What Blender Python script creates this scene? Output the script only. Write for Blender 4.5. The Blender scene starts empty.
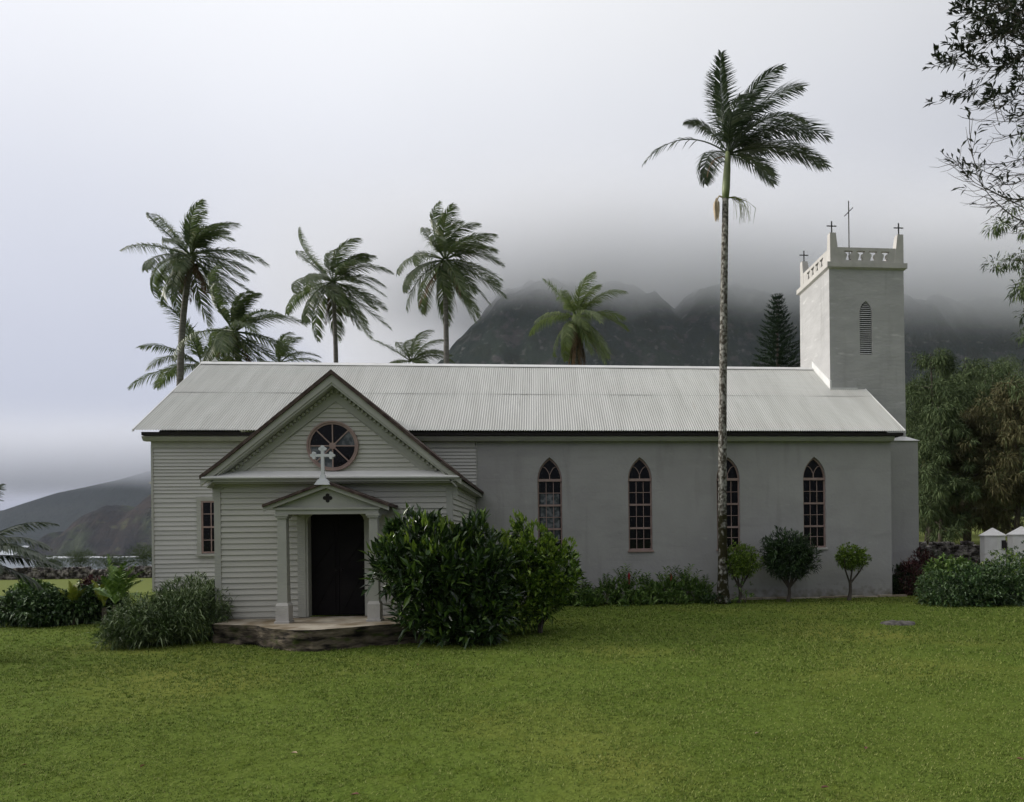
import bpy, math, random
import numpy as np
from mathutils import Vector, Matrix
random.seed(7); rng = np.random.default_rng(11)
S = bpy.context.scene; COL = S.collection
R = math.radians
# ------------------------------------------------------------------ camera
FPX, PX, PY, RHO, TH, CZ = 694.8, 601.7, 533.2, 0.0119, 0.09, 2.2
cam = bpy.data.cameras.new('camera'); co = bpy.data.objects.new('camera', cam); COL.objects.link(co)
cam.sensor_fit = 'HORIZONTAL'; cam.sensor_width = 36; cam.lens = FPX/1024*36
cam.shift_x = -(PX-512)/1024; cam.shift_y = (PY-401)/1024
cam.clip_start = .1; cam.clip_end = 12000
rv = Vector((math.cos(TH), -math.sin(TH), 0)); up = Vector((0, 0, 1)); fw = Vector((math.sin(TH), math.cos(TH), 0))
ax = rv*math.cos(RHO)-up*math.sin(RHO); ay = rv*math.sin(RHO)+up*math.cos(RHO); az = -fw
co.matrix_world = Matrix(((ax.x, ay.x, az.x, 0), (ax.y, ay.y, az.y, 0), (ax.z, ay.z, az.z, CZ), (0, 0, 0, 1)))
S.camera = co
# ------------------------------------------------------------------ light
SUN_EL, SUN_AZ = R(19), R(-84)      # azimuth from +Y towards +X : light comes from the left
w = bpy.data.worlds.new('World'); S.world = w; w.use_nodes = True
nt = w.node_tree; N = nt.nodes; L = nt.links; N.clear()
out = N.new('ShaderNodeOutputWorld'); bg = N.new('ShaderNodeBackground'); bg.inputs['Strength'].default_value = 1.0
sky = N.new('ShaderNodeTexSky'); sky.sky_type = 'NISHITA'; sky.sun_disc = False
sky.sun_elevation = SUN_EL; sky.sun_rotation = SUN_AZ; sky.dust_density = 4
sc = N.new('ShaderNodeVectorMath'); sc.operation = 'SCALE'; sc.inputs['Scale'].default_value = .1
L.new(sky.outputs[0], sc.inputs[0])
tc = N.new('ShaderNodeTexCoord'); sep = N.new('ShaderNodeSeparateXYZ'); L.new(tc.outputs['Generated'], sep.inputs[0])
rp = N.new('ShaderNodeValToRGB'); L.new(sep.outputs['Z'], rp.inputs[0])
cr = rp.color_ramp; cr.elements[0].position = 0; cr.elements[0].color = (.25, .27, .35, 1)
cr.elements[1].position = .62; cr.elements[1].color = (.765, .77, .785, 1)
for p, c in ((.12, (.345, .365, .45, 1)), (.24, (.42, .435, .51, 1)), (.38, (.53, .543, .60, 1)), (.85, (1.06, 1.06, 1.07, 1))):
    e = cr.elements.new(p); e.color = c
dt = N.new('ShaderNodeVectorMath'); dt.operation = 'DOT_PRODUCT'; L.new(tc.outputs['Generated'], dt.inputs[0])
dt.inputs[1].default_value = Vector((-.78, .52, .32)).normalized()
mr = N.new('ShaderNodeMapRange'); mr.inputs['From Min'].default_value = -.85; mr.inputs['From Max'].default_value = 1
mr.inputs['To Min'].default_value = .38; mr.inputs['To Max'].default_value = 1.27; L.new(dt.outputs['Value'], mr.inputs['Value'])
nz = N.new('ShaderNodeTexNoise'); nz.inputs['Scale'].default_value = 2.2; nz.inputs['Detail'].default_value = 3
L.new(tc.outputs['Generated'], nz.inputs['Vector'])
mn = N.new('ShaderNodeMapRange'); mn.inputs['To Min'].default_value = .93; mn.inputs['To Max'].default_value = 1.07; L.new(nz.outputs[0], mn.inputs['Value'])
mm = N.new('ShaderNodeMath'); mm.operation = 'MULTIPLY'; L.new(mr.outputs[0], mm.inputs[0]); L.new(mn.outputs[0], mm.inputs[1])
s2 = N.new('ShaderNodeVectorMath'); s2.operation = 'SCALE'; L.new(rp.outputs[0], s2.inputs[0]); L.new(mm.outputs[0], s2.inputs['Scale'])
mx = N.new('ShaderNodeMix'); mx.data_type = 'VECTOR'; mx.inputs['Factor'].default_value = .9
L.new(sc.outputs[0], mx.inputs[4]); L.new(s2.outputs[0], mx.inputs[5]); L.new(mx.outputs[1], bg.inputs['Color']); L.new(bg.outputs[0], out.inputs[0])
sun = bpy.data.lights.new('sun', 'SUN'); sun.energy = 3.3; sun.angle = R(24); sun.color = (1, .96, .9)
so = bpy.data.objects.new('sun', sun); COL.objects.link(so)
sd = Vector((math.sin(SUN_AZ)*math.cos(SUN_EL), math.cos(SUN_AZ)*math.cos(SUN_EL), math.sin(SUN_EL)))
so.rotation_euler = sd.to_track_quat('Z', 'Y').to_euler(); so.location = sd*60
vs = S.view_settings; vs.view_transform = 'Standard'; vs.look = 'None'; vs.exposure = .3; vs.gamma = 1
S.cycles.volume_bounces = 4; S.cycles.max_bounces = 8; S.cycles.diffuse_bounces = 3; S.cycles.transparent_max_bounces = 8

# ------------------------------------------------------------------ helpers
def at(x, y, Y):
    """point on the plane of depth Y that lies behind a position in the photograph"""
    a = x-PX; b = PY-y; c, s = math.cos(RHO), math.sin(RHO)
    u = (a*c+b*s)/FPX; v = (-a*s+b*c)/FPX
    dx = u*math.cos(TH)+math.sin(TH); dy = -u*math.sin(TH)+math.cos(TH); k = Y/dy
    return Vector((k*dx, Y, CZ+k*v))
def at_z(x, y, z):
    p = at(x, y, 1.0); k = (z-CZ)/(p.z-CZ); return Vector((p.x*k, k, z))
def tag(o, label=None, cat=None, group=None, kind=None):
    for k, v in (('label', label), ('category', cat), ('group', group), ('kind', kind)):
        if v: o[k] = v
    return o
def empty(name, loc=(0, 0, 0), label=None, cat=None, group=None):
    o = bpy.data.objects.new(name, None); COL.objects.link(o); o.location = loc; o.empty_display_size = .2
    return tag(o, label, cat, group)
class MB:
    def __init__(s, origin=(0, 0, 0)): s.v = []; s.f = []; s.o = Vector(origin)
    def vert(s, p): s.v.append(tuple(Vector(p)-s.o)); return len(s.v)-1
    def face(s, *pts): s.f.append(tuple(s.vert(p) for p in pts)); return s
    def box(s, x0, x1, y0, y1, z0, z1, m=None):
        P = [(x0, y0, z0), (x1, y0, z0), (x1, y1, z0), (x0, y1, z0), (x0, y0, z1), (x1, y0, z1), (x1, y1, z1), (x0, y1, z1)]
        if m: P = [m @ Vector(p) for p in P]
        b = [s.vert(p) for p in P]
        for q in ((0, 3, 2, 1), (4, 5, 6, 7), (0, 1, 5, 4), (1, 2, 6, 5), (2, 3, 7, 6), (3, 0, 4, 7)): s.f.append(tuple(b[i] for i in q))
        return s
    def hexa(s, P):      # 8 corners: bottom ring 0..3, top ring 4..7
        b = [s.vert(p) for p in P]
        for q in ((0, 3, 2, 1), (4, 5, 6, 7), (0, 1, 5, 4), (1, 2, 6, 5), (2, 3, 7, 6), (3, 0, 4, 7)): s.f.append(tuple(b[i] for i in q))
        return s
    def prism(s, poly, a, b, axis='y'):   # poly in (x,z) extruded in y, or (x,y) extruded in z, or (y,z) in x
        def P(p, t): return {'y': (p[0], t, p[1]), 'z': (p[0], p[1], t), 'x': (t, p[0], p[1])}[axis]
        A = [s.vert(P(p, a)) for p in poly]; B = [s.vert(P(p, b)) for p in poly]; n = len(poly)
        s.f.append(tuple(A)); s.f.append(tuple(reversed(B)))
        for i in range(n): s.f.append((A[i], B[i], B[(i+1) % n], A[(i+1) % n]))
        return s
    def tube(s, pts, rads, n=8, cap=True):
        pts = [Vector(p) for p in pts]; rings = []
        for i, p in enumerate(pts):
            t = (pts[min(i+1, len(pts)-1)]-pts[max(i-1, 0)]).normalized()
            a = t.cross(Vector((0, 0, 1)) if abs(t.z) < .9 else Vector((0, 1, 0))).normalized(); b = t.cross(a)
            r = rads[i] if hasattr(rads, '__len__') else rads
            rings.append([s.vert(p+(a*math.cos(2*math.pi*k/n)+b*math.sin(2*math.pi*k/n))*r) for k in range(n)])
        for A, B in zip(rings, rings[1:]):
            for k in range(n): s.f.append((A[k], A[(k+1) % n], B[(k+1) % n], B[k]))
        if cap: s.f.append(tuple(reversed(rings[0]))); s.f.append(tuple(rings[-1]))
        return s
    def lathe(s, cx, cy, prof, n=16, phase=0.):
        rings = [[s.vert((cx+r*math.cos(2*math.pi*k/n+phase), cy+r*math.sin(2*math.pi*k/n+phase), z)) for k in range(n)] for r, z in prof]
        for A, B in zip(rings, rings[1:]):
            for k in range(n): s.f.append((A[k], A[(k+1) % n], B[(k+1) % n], B[k]))
        s.f.append(tuple(reversed(rings[0]))); s.f.append(tuple(rings[-1])); return s
    def build(s, name, mat, parent=None, smooth=False, fix=True, bevel=0, mods=None):
        me = bpy.data.meshes.new(name); me.from_pydata(s.v, [], s.f)
        if fix:
            import bmesh
            bm = bmesh.new(); bm.from_mesh(me); bmesh.ops.recalc_face_normals(bm, faces=bm.faces); bm.to_mesh(me); bm.free()
        if smooth: me.polygons.foreach_set('use_smooth', [True]*len(me.polygons))
        me.materials.append(mat); o = bpy.data.objects.new(name, me); COL.objects.link(o)
        o.location = s.o
        if parent is not None: o.parent = parent; o.location = s.o-world_loc(parent)
        if bevel:
            b = o.modifiers.new('bevel', 'BEVEL'); b.width = bevel; b.segments = 2; b.limit_method = 'ANGLE'
        return o
def world_loc(o):
    v = Vector(o.location)
    while o.parent is not None: o = o.parent; v += Vector(o.location)
    return v
def np_mesh(name, V, F, mat, parent=None, smooth=False, origin=(0, 0, 0)):
    """V (n,3), F (m,k) arrays"""
    V = np.asarray(V, np.float32)-np.asarray(origin, np.float32); F = np.asarray(F, np.int32); k = F.shape[1]
    me = bpy.data.meshes.new(name); me.vertices.add(len(V)); me.vertices.foreach_set('co', V.ravel())
    me.loops.add(F.size); me.loops.foreach_set('vertex_index', F.ravel())
    me.polygons.add(len(F)); me.polygons.foreach_set('loop_start', np.arange(0, F.size, k, dtype=np.int32))
    me.polygons.foreach_set('loop_total', np.full(len(F), k, np.int32)); me.polygons.foreach_set('use_smooth', np.full(len(F), smooth))
    me.update(calc_edges=True); me.validate(); me.materials.append(mat)
    o = bpy.data.objects.new(name, me); COL.objects.link(o)
    if parent is not None: o.parent = parent; o.location = Vector(origin)-world_loc(parent)
    else: o.location = origin
    return o
def smooth(t): t = np.clip(t, 0, 1); return t*t*(3-2*t)
_tab = rng.random((256, 256))
def vnoise(x, y):
    xi = np.floor(x).astype(int); yi = np.floor(y).astype(int); fx = smooth(x-xi); fy = smooth(y-yi)
    g = lambda a, b: _tab[a & 255, b & 255]
    return (g(xi, yi)*(1-fx)+g(xi+1, yi)*fx)*(1-fy)+(g(xi, yi+1)*(1-fx)+g(xi+1, yi+1)*fx)*fy
def fbm(x, y, o=5, g=.5):
    s = 0; a = 1; t = 0
    for i in range(o): s = s+a*vnoise(x*2**i+17*i, y*2**i+31*i); t += a; a *= g
    return s/t-.5
# ------------------------------------------------------------------ materials
def mat(name, col, rough=.8, spec=.3, col2=None, scale=4., bump=0., bscale=40., detail=5, stretch=(1, 1, 1), coord='Object', lo=.35, hi=.65, metal=0.):
    m = bpy.data.materials.new(name); m.use_nodes = True; n = m.node_tree.nodes; l = m.node_tree.links; b = n['Principled BSDF']
    b.inputs['Roughness'].default_value = rough; b.inputs['Specular IOR Level'].default_value = spec; b.inputs['Metallic'].default_value = metal
    b.inputs['Base Color'].default_value = (*col, 1)
    t = n.new('ShaderNodeTexCoord'); mp = n.new('ShaderNodeMapping'); mp.inputs['Scale'].default_value = stretch; l.new(t.outputs[coord], mp.inputs[0])
    if col2:
        z = n.new('ShaderNodeTexNoise'); z.inputs['Scale'].default_value = scale; z.inputs['Detail'].default_value = detail; l.new(mp.outputs[0], z.inputs['Vector'])
        r = n.new('ShaderNodeValToRGB'); r.color_ramp.elements[0].position = lo; r.color_ramp.elements[1].position = hi
        r.color_ramp.elements[0].color = (*col, 1); r.color_ramp.elements[1].color = (*col2, 1)
        l.new(z.outputs[0], r.inputs[0]); l.new(r.outputs[0], b.inputs['Base Color'])
    if bump:
        z2 = n.new('ShaderNodeTexNoise'); z2.inputs['Scale'].default_value = bscale; z2.inputs['Detail'].default_value = 6; l.new(mp.outputs[0], z2.inputs['Vector'])
        bu = n.new('ShaderNodeBump'); bu.inputs['Strength'].default_value = min(1, bump); bu.inputs['Distance'].default_value = .02*max(1, bump); l.new(z2.outputs[0], bu.inputs['Height']); l.new(bu.outputs[0], b.inputs['Normal'])
    return m
def leafmat(name, cols, rough=.45, spec=.35, trans=0.):
    """each leaf takes one of several greens"""
    m = bpy.data.materials.new(name); m.use_nodes = True; n = m.node_tree.nodes; l = m.node_tree.links; b = n['Principled BSDF']
    g = n.new('ShaderNodeNewGeometry'); r = n.new('ShaderNodeValToRGB'); l.new(g.outputs['Random Per Island'], r.inputs[0])
    e = r.color_ramp.elements
    e[0].position = 0; e[0].color = (*cols[0], 1); e[1].position = 1; e[1].color = (*cols[-1], 1)
    for i, c in enumerate(cols[1:-1]): q = e.new((i+1)/(len(cols)-1)); q.color = (*c, 1)
    l.new(r.outputs[0], b.inputs['Base Color']); b.inputs['Roughness'].default_value = rough; b.inputs['Specular IOR Level'].default_value = spec
    if trans:
        o = n['Material Output']; tr = n.new('ShaderNodeBsdfTranslucent'); l.new(r.outputs[0], tr.inputs['Color']); ms = n.new('ShaderNodeMixShader'); ms.inputs[0].default_value = trans
        l.new(b.outputs[0], ms.inputs[1]); l.new(tr.outputs[0], ms.inputs[2]); l.new(ms.outputs[0], o.inputs['Surface'])
    return m
def mixin(m, col, scale, lo, hi, stretch=(1, 1, 1), detail=6, axis=None):
    """adds a second noise layer (stain, wear) over a material's base colour"""
    n = m.node_tree.nodes; l = m.node_tree.links; b = n['Principled BSDF']; s = b.inputs['Base Color']
    t = n.new('ShaderNodeTexCoord'); mp = n.new('ShaderNodeMapping'); mp.inputs['Scale'].default_value = stretch; l.new(t.outputs['Object'], mp.inputs[0])
    z = n.new('ShaderNodeTexNoise'); z.inputs['Scale'].default_value = scale; z.inputs['Detail'].default_value = detail; l.new(mp.outputs[0], z.inputs['Vector'])
    r = n.new('ShaderNodeMapRange'); r.inputs['From Min'].default_value = lo; r.inputs['From Max'].default_value = hi; l.new(z.outputs[0], r.inputs['Value'])
    x = n.new('ShaderNodeMix'); x.data_type = 'RGBA'; l.new(r.outputs[0], x.inputs[0])
    if s.is_linked: l.new(s.links[0].from_socket, x.inputs[6])
    else: x.inputs[6].default_value = s.default_value
    x.inputs[7].default_value = (*col, 1); l.new(x.outputs[2], s); return m
def gradz(m, col, z0, z1, f):
    n = m.node_tree.nodes; l = m.node_tree.links; b = n['Principled BSDF']; s = b.inputs['Base Color']; t = n.new('ShaderNodeTexCoord'); sp = n.new('ShaderNodeSeparateXYZ'); l.new(t.outputs['Object'], sp.inputs[0])
    zz = n.new('ShaderNodeTexNoise'); zz.inputs['Scale'].default_value = 5; l.new(t.outputs['Object'], zz.inputs['Vector']); r = n.new('ShaderNodeMapRange'); r.inputs['From Min'].default_value = z1; r.inputs['From Max'].default_value = z0; r.inputs['To Min'].default_value = 0; r.inputs['To Max'].default_value = f; l.new(sp.outputs['Z'], r.inputs['Value'])
    q = n.new('ShaderNodeMath'); q.operation = 'SUBTRACT'; l.new(r.outputs[0], q.inputs[0]); l.new(zz.outputs[0], q.inputs[1]); p = n.new('ShaderNodeMapRange'); p.inputs['From Min'].default_value = 0; p.inputs['From Max'].default_value = .12 if z1 > 2 else .55; l.new(q.outputs[0], p.inputs['Value'])
    x = n.new('ShaderNodeMix'); x.data_type = 'RGBA'; l.new(p.outputs[0], x.inputs[0]); l.new(s.links[0].from_socket, x.inputs[6]); x.inputs[7].default_value = (*col, 1); l.new(x.outputs[2], s)
M = {}
M['stucco'] = mat('stucco', (.335, .33, .325), .9, .15, (.365, .36, .354), 1.3, .55, 9)
mixin(M['stucco'], (.29, .286, .281), .7, .55, .9, (1, 1, 4))
# faint block joints in the stucco (coursed masonry below the render)
def joints(m, bw, bh):
    n = m.node_tree.nodes; l = m.node_tree.links; b = n['Principled BSDF']
    t = n.new('ShaderNodeTexCoord'); cx = n.new('ShaderNodeSeparateXYZ'); l.new(t.outputs['Object'], cx.inputs[0])
    nn = n.new('ShaderNodeTexNoise'); nn.inputs['Scale'].default_value = 1.7; l.new(t.outputs['Object'], nn.inputs['Vector'])
    ad = n.new('ShaderNodeMath'); ad.operation = 'ADD'; l.new(cx.outputs['X'], ad.inputs[0]); l.new(cx.outputs['Y'], ad.inputs[1])
    az_ = n.new('ShaderNodeMath'); az_.operation = 'MULTIPLY_ADD'; l.new(nn.outputs[0], az_.inputs[0]); az_.inputs[1].default_value = .05; l.new(cx.outputs['Z'], az_.inputs[2])
    cb = n.new('ShaderNodeCombineXYZ'); l.new(ad.outputs[0], cb.inputs['X']); l.new(az_.outputs[0], cb.inputs['Y'])
    br = n.new('ShaderNodeTexBrick'); br.inputs['Scale'].default_value = 1; br.inputs['Brick Width'].default_value = bw; br.inputs['Row Height'].default_value = bh
    br.inputs['Mortar Size'].default_value = .008; br.inputs['Mortar Smooth'].default_value = .6; l.new(cb.outputs[0], br.inputs['Vector'])
    bu = n.new('ShaderNodeBump'); bu.inputs['Strength'].default_value = .42; bu.inputs['Distance'].default_value = .008; bu.invert = True
    mk = n.new('ShaderNodeTexNoise'); mk.inputs['Scale'].default_value = .8; l.new(t.outputs['Object'], mk.inputs['Vector'])
    mk2 = n.new('ShaderNodeMapRange'); mk2.inputs['From Min'].default_value = .4; mk2.inputs['From Max'].default_value = .6; l.new(mk.outputs[0], mk2.inputs['Value'])
    mu = n.new('ShaderNodeMath'); mu.operation = 'MULTIPLY'; l.new(br.outputs['Fac'], mu.inputs[0]); l.new(mk2.outputs[0], mu.inputs[1])
    l.new(mu.outputs[0], bu.inputs['Height'])
    if b.inputs['Normal'].is_linked: l.new(b.inputs['Normal'].links[0].from_socket, bu.inputs['Normal'])
    l.new(bu.outputs[0], b.inputs['Normal'])
mixin(M['stucco'], (.26, .255, .245), 2.6, .56, .85, (1, 1, .10)); mixin(M['stucco'], (.42, .415, .405), 1.9, .66, .8, (1, 1, 2.5))
joints(M['stucco'], 1.25, .44)
M['tower'] = mat('tower_render', (.39, .387, .385), .9, .15, (.45, .447, .444), 1.1, .8, 5, stretch=(1, 1, 2)); mixin(M['tower'], (.53, .527, .52), 1.3, .62, .72, (1, 1, 4)); mixin(M['tower'], (.30, .297, .29), 2.4, .58, .85, (1, 1, .12)); joints(M['tower'], 3.7, .6)
gradz(M['stucco'], (.15, .14, .105), -.1, .9, .95)
M['cement'] = mat('cement', (.44, .425, .405), .9, .2, (.51, .495, .47), 3, .4, 25)
M['siding'] = mat('siding_paint', (.45, .442, .402), .65, .25, (.505, .495, .455), 1.2, .1, 60, stretch=(.5, 1, 6)); mixin(M['siding'], (.38, .368, .33), 1.6, .62, .85, (.4, 1, 5))
M['sidingold'] = mat('siding_paint_old', (.45, .446, .425), .65, .25, (.515, .508, .485), 1.1, .1, 60, stretch=(.5, 1, 6)); mixin(M['sidingold'], (.38, .374, .355), 1.4, .6, .85, (.4, 1, 5))
M['trim'] = mat('trim_paint', (.35, .35, .315), .55, .3, (.40, .40, .365), 2, .08, 50)
M['trimlight'] = mat('flashing_paint', (.62, .62, .61), .5, .35, (.70, .70, .69), 2)
M['white'] = mat('white_paint', (.58, .60, .64), .5, .35, (.66, .67, .70), 4)
M['pillar'] = mat('whitewash', (.70, .68, .66), .85, .2, (.78, .77, .76), 3, .3, 20); mixin(M['pillar'], (.45, .42, .38), 2, .6, .8, (1, 1, 3))
M['pink'] = mat('window_paint', (.27, .19, .17), .6, .3, (.34, .25, .225), 5, .1, 50)
M['glass'] = mat('dark_glass', (.004, .004, .005), .12, .22)
M['glasslit'] = mat('painted_lit_glass', (.05, .06, .065), .2, .3, (.16, .17, .18), 7, lo=.45, hi=.6)  # paler copy of the glass: brightness of lit panes put into the colour
M['door'] = mat('door_paint', (.006, .005, .006), .6, .1, (.011, .009, .01), 3)
M['shadowgap'] = mat('painted_shade', (.03, .027, .027), .9, .1)  # near-black colour painted in for shade in gaps and hollows
M['shingle'] = mat('shingle', (.045, .03, .028), .9, .15, (.10, .075, .065), 6, .6, 30); mixin(M['shingle'], (.12, .12, .10), 2.5, .6, .75)
M['iron'] = mat('black_iron', (.012, .011, .011), .6, .3)
M['roof'] = mat('roof_sheet', (.47, .47, .44), .5, .35, (.54, .54, .51), .9, 0, stretch=(3, .35, .35)); mixin(M['roof'], (.40, .40, .37), 2.2, .55, .8, (6, .3, .3)); mixin(M['roof'], (.38, .35, .30), 1.1, .68, .9, (9, .5, .5))
M['rock'] = mat('platform_rock', (.05, .04, .03), .95, .2, (.20, .165, .12), 2.2, 1.5, 9, stretch=(1, 1, 3)); mixin(M['rock'], (.012, .010, .008), 2.4, .45, .62, (1, 1, 4.5)); mixin(M['rock'], (.05, .065, .015), 3.1, .54, .70, (1, 1, 2.5))
M['paving'] = mat('platform_paving', (.24, .20, .15), .9, .25, (.40, .36, .29), 2.2, .5, 16); mixin(M['paving'], (.16, .12, .07), 1.5, .5, .7)
M['mossrock'] = mat('moss_rock', (.02, .018, .013), .95, .15, (.075, .10, .02), 3.5, 1.5, 12, lo=.42, hi=.58)
M['stonew'] = mat('wall_stones', (.03, .026, .024), .95, .15, (.34, .31, .29), 4, 1.2, 16, lo=.42, hi=.7)
M['bark'] = mat('bark', (.05, .042, .035), .95, .1, (.11, .095, .08), 5, 1, 20, stretch=(1, 1, .3))
M['palebark'] = mat('pale_bark', (.15, .14, .12), .9, .1, (.26, .24, .21), 4, .8, 12, stretch=(1, 1, 4))
M['palmbark'] = mat('mottled_palm_bark', (.055, .048, .038), .9, .1, (.30, .295, .27), 13, .8, 20, stretch=(1, 1, .8), lo=.42, hi=.62)
gradz(M['palmbark'], (.028, .026, .012), 2.0, 7.5, .62)
M['cocobark'] = mat('grey_palm_bark', (.13, .12, .115), .9, .1, (.22, .21, .20), 2, .8, 8, stretch=(1, 1, 5))
M['shaft'] = mat('crown_shaft', (.16, .20, .09), .45, .35, (.22, .25, .13), 3)
M['coco'] = mat('coconut_husk', (.05, .035, .02), .6, .3, (.09, .08, .03), 5)
M['straw'] = mat('dry_strands', (.50, .40, .28), .8, .2, (.62, .52, .40), 9)
M['leafbig'] = leafmat('glossy_leaf', [(.010, .022, .008), (.020, .044, .012), (.035, .072, .016), (.022, .048, .014), (.05, .095, .02), (.14, .22, .035)], .30, .6)
M['leaflime'] = leafmat('lime_leaf', [(.020, .046, .010), (.05, .10, .016), (.09, .16, .022), (.15, .24, .03), (.25, .34, .045)], .38, .45)
M['sprout'] = leafmat('young_leaf', [(.10, .17, .02), (.16, .25, .03), (.24, .33, .045), (.07, .12, .02)], .38, .5, .1)
M['leafginger'] = leafmat('ginger_leaf', [(.04, .085, .02), (.08, .145, .03), (.12, .20, .04), (.20, .29, .08)], .45, .35)
M['leafbed'] = leafmat('bed_leaf', [(.015, .036, .012), (.03, .065, .02), (.05, .10, .028), (.085, .14, .04), (.17, .23, .13)], .4, .35)
M['leaftop'] = leafmat('clipped_leaf', [(.05, .085, .012), (.09, .15, .02), (.14, .22, .03), (.22, .30, .045)], .5, .3)
M['leafdark'] = leafmat('dark_leaf', [(.010, .022, .010), (.02, .042, .016), (.035, .065, .022), (.055, .10, .03)], .4, .35)
M['strap'] = leafmat('strap_leaf', [(.03, .055, .016), (.05, .088, .025), (.08, .125, .038), (.12, .17, .06), (.25, .30, .16)], .45, .3)
M['red'] = leafmat('red_leaf', [(.03, .010, .012), (.07, .016, .022), (.04, .02, .014), (.11, .035, .04), (.14, .12, .08)], .5, .3)
M['pale'] = leafmat('pale_leaf', [(.03, .045, .02), (.09, .10, .06), (.2, .2, .18), (.05, .04, .03)], .5, .3)
M['frond'] = leafmat('coconut_leaf', [(.050, .082, .030), (.075, .112, .038), (.11, .15, .052), (.20, .22, .11)], .40, .6, .38)
M['fronddk'] = leafmat('palm_leaf', [(.02, .036, .018), (.035, .054, .028), (.055, .078, .042), (.12, .14, .09)], .40, .6, .32)
M['frondlite'] = leafmat('bright_coconut_leaf', [(.08, .12, .035), (.12, .17, .05), (.17, .22, .07), (.26, .29, .12)], .42, .5, .38)
M['dead'] = leafmat('dead_frond', [(.09, .055, .035), (.14, .09, .055), (.20, .14, .09)], .8, .1)
M['rib'] = mat('frond_rib', (.10, .12, .05), .6, .2, (.17, .17, .09), 5)
M['yellow'] = leafmat('yellow_leaf', [(.10, .15, .02), (.17, .20, .025), (.22, .24, .04)], .45, .3, .15)
M['iron1'] = leafmat('ironwood_green', [(.05, .075, .034), (.085, .118, .052), (.135, .17, .08)], .8, .1)
M['iron2'] = leafmat('ironwood_brown', [(.075, .07, .036), (.11, .10, .05), (.14, .13, .065), (.08, .10, .045)], .8, .1)
M['pine'] = leafmat('pine_green', [(.010, .022, .012), (.018, .036, .018), (.03, .055, .026)], .7, .15)
M['twigleaf'] = leafmat('overhang_leaf', [(.012, .018, .012), (.022, .03, .02), (.035, .045, .03)], .45, .3, .1)
M['redflower'] = mat('red_flower', (.45, .03, .05), .6, .3)
M['cloud'] = None
# ------------------------------------------------------------------ terrain
def ground_h(x, y):
    x = np.asarray(x, float); y = np.asarray(y, float)
    t = -x/np.maximum(y, 1)
    c = smooth((y-47)/45)*smooth((t-.28)/.12)
    c = np.maximum(c, smooth((-x-75)/60)*smooth((y-10)/30))
    rise = 1.75*smooth((y-24)/45)*smooth((x-7)/9)+.02*np.maximum(y-90, 0)*smooth((x-7)/60)
    lump = .10*fbm(x*.13+5, y*.13+3, 3)*smooth((9-np.abs(y-10))/6)
    return (rise+lump)*(1-c)-62*c
def grid_xy(xs, ys, fn, name, m, kind='structure', smoothf=True):
    X, Y = np.meshgrid(xs, ys); Z = fn(X, Y); V = np.stack([X.ravel(), Y.ravel(), Z.ravel()], 1)
    nx, ny = len(xs), len(ys); i = np.arange(nx-1)[None, :]+np.arange(ny-1)[:, None]*nx
    F = np.stack([i, i+1, i+nx+1, i+nx], -1).reshape(-1, 4)
    o = np_mesh(name, V, F, m, None, smoothf); tag(o, kind=kind); return o
gm = mat('lawn_soil', (.080, .118, .020), .95, .02, (.112, .150, .030), .35, 1.5, 14, 8)
mixin(gm, (.06, .085, .010), 3, .5, .8, detail=9); mixin(gm, (.06, .085, .012), .35, .5, .8); mixin(gm, (.17, .175, .04), .22, .5, .72); mixin(gm, (.12, .15, .035), 22, .55, .72)
xs = np.unique(np.concatenate([np.linspace(-14, 16, 90), -14-np.geomspace(.5, 2200, 60), 16+np.geomspace(.5, 3600, 60)]))
ys = np.unique(np.concatenate([np.linspace(-4, 30, 100), -4-np.geomspace(.5, 150, 12), 30+np.geomspace(.5, 2600, 90)]))
ground = grid_xy(xs, ys, ground_h, 'ground', gm)
sm = mat('sea_water', (.055, .075, .095), .25, .5, (.10, .12, .14), .02, 0, stretch=(1, 3, 1)); mixin(sm, (.8, .82, .85), .012, .68, .74, (.6, 4, 1))
nb = sm.node_tree; z_ = nb.nodes.new('ShaderNodeTexNoise'); z_.inputs['Scale'].default_value = .12; z_.inputs['Detail'].default_value = 6; t_ = nb.nodes.new('ShaderNodeTexCoord'); nb.links.new(t_.outputs['Object'], z_.inputs['Vector'])
b_ = nb.nodes.new('ShaderNodeBump'); b_.inputs['Distance'].default_value = 2; b_.inputs['Strength'].default_value = .8; nb.links.new(z_.outputs[0], b_.inputs['Height']); nb.links.new(b_.outputs[0], nb.nodes['Principled BSDF'].inputs['Normal'])
SEA = -38.
gn = gm.node_tree; gl2 = gn.links; gb_ = gn.nodes['Principled BSDF']; gt = gn.nodes.new('ShaderNodeTexCoord'); gs = gn.nodes.new('ShaderNodeSeparateXYZ'); gl2.new(gt.outputs['Object'], gs.inputs[0])
gr = gn.nodes.new('ShaderNodeMapRange'); gr.inputs['From Min'].default_value = 22; gr.inputs['From Max'].default_value = 31; gl2.new(gs.outputs['Y'], gr.inputs['Value'])
gx = gn.nodes.new('ShaderNodeMix'); gx.data_type = 'RGBA'; gl2.new(gr.outputs[0], gx.inputs[0]); gl2.new(gb_.inputs['Base Color'].links[0].from_socket, gx.inputs[6]); gx.inputs[7].default_value = (.15, .175, .055, 1); gl2.new(gx.outputs[2], gb_.inputs['Base Color'])
sea = grid_xy(np.linspace(-4800, 4800, 9), np.linspace(-140, 4900, 9), lambda X, Y: X*0+SEA, 'sea', sm)
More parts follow.
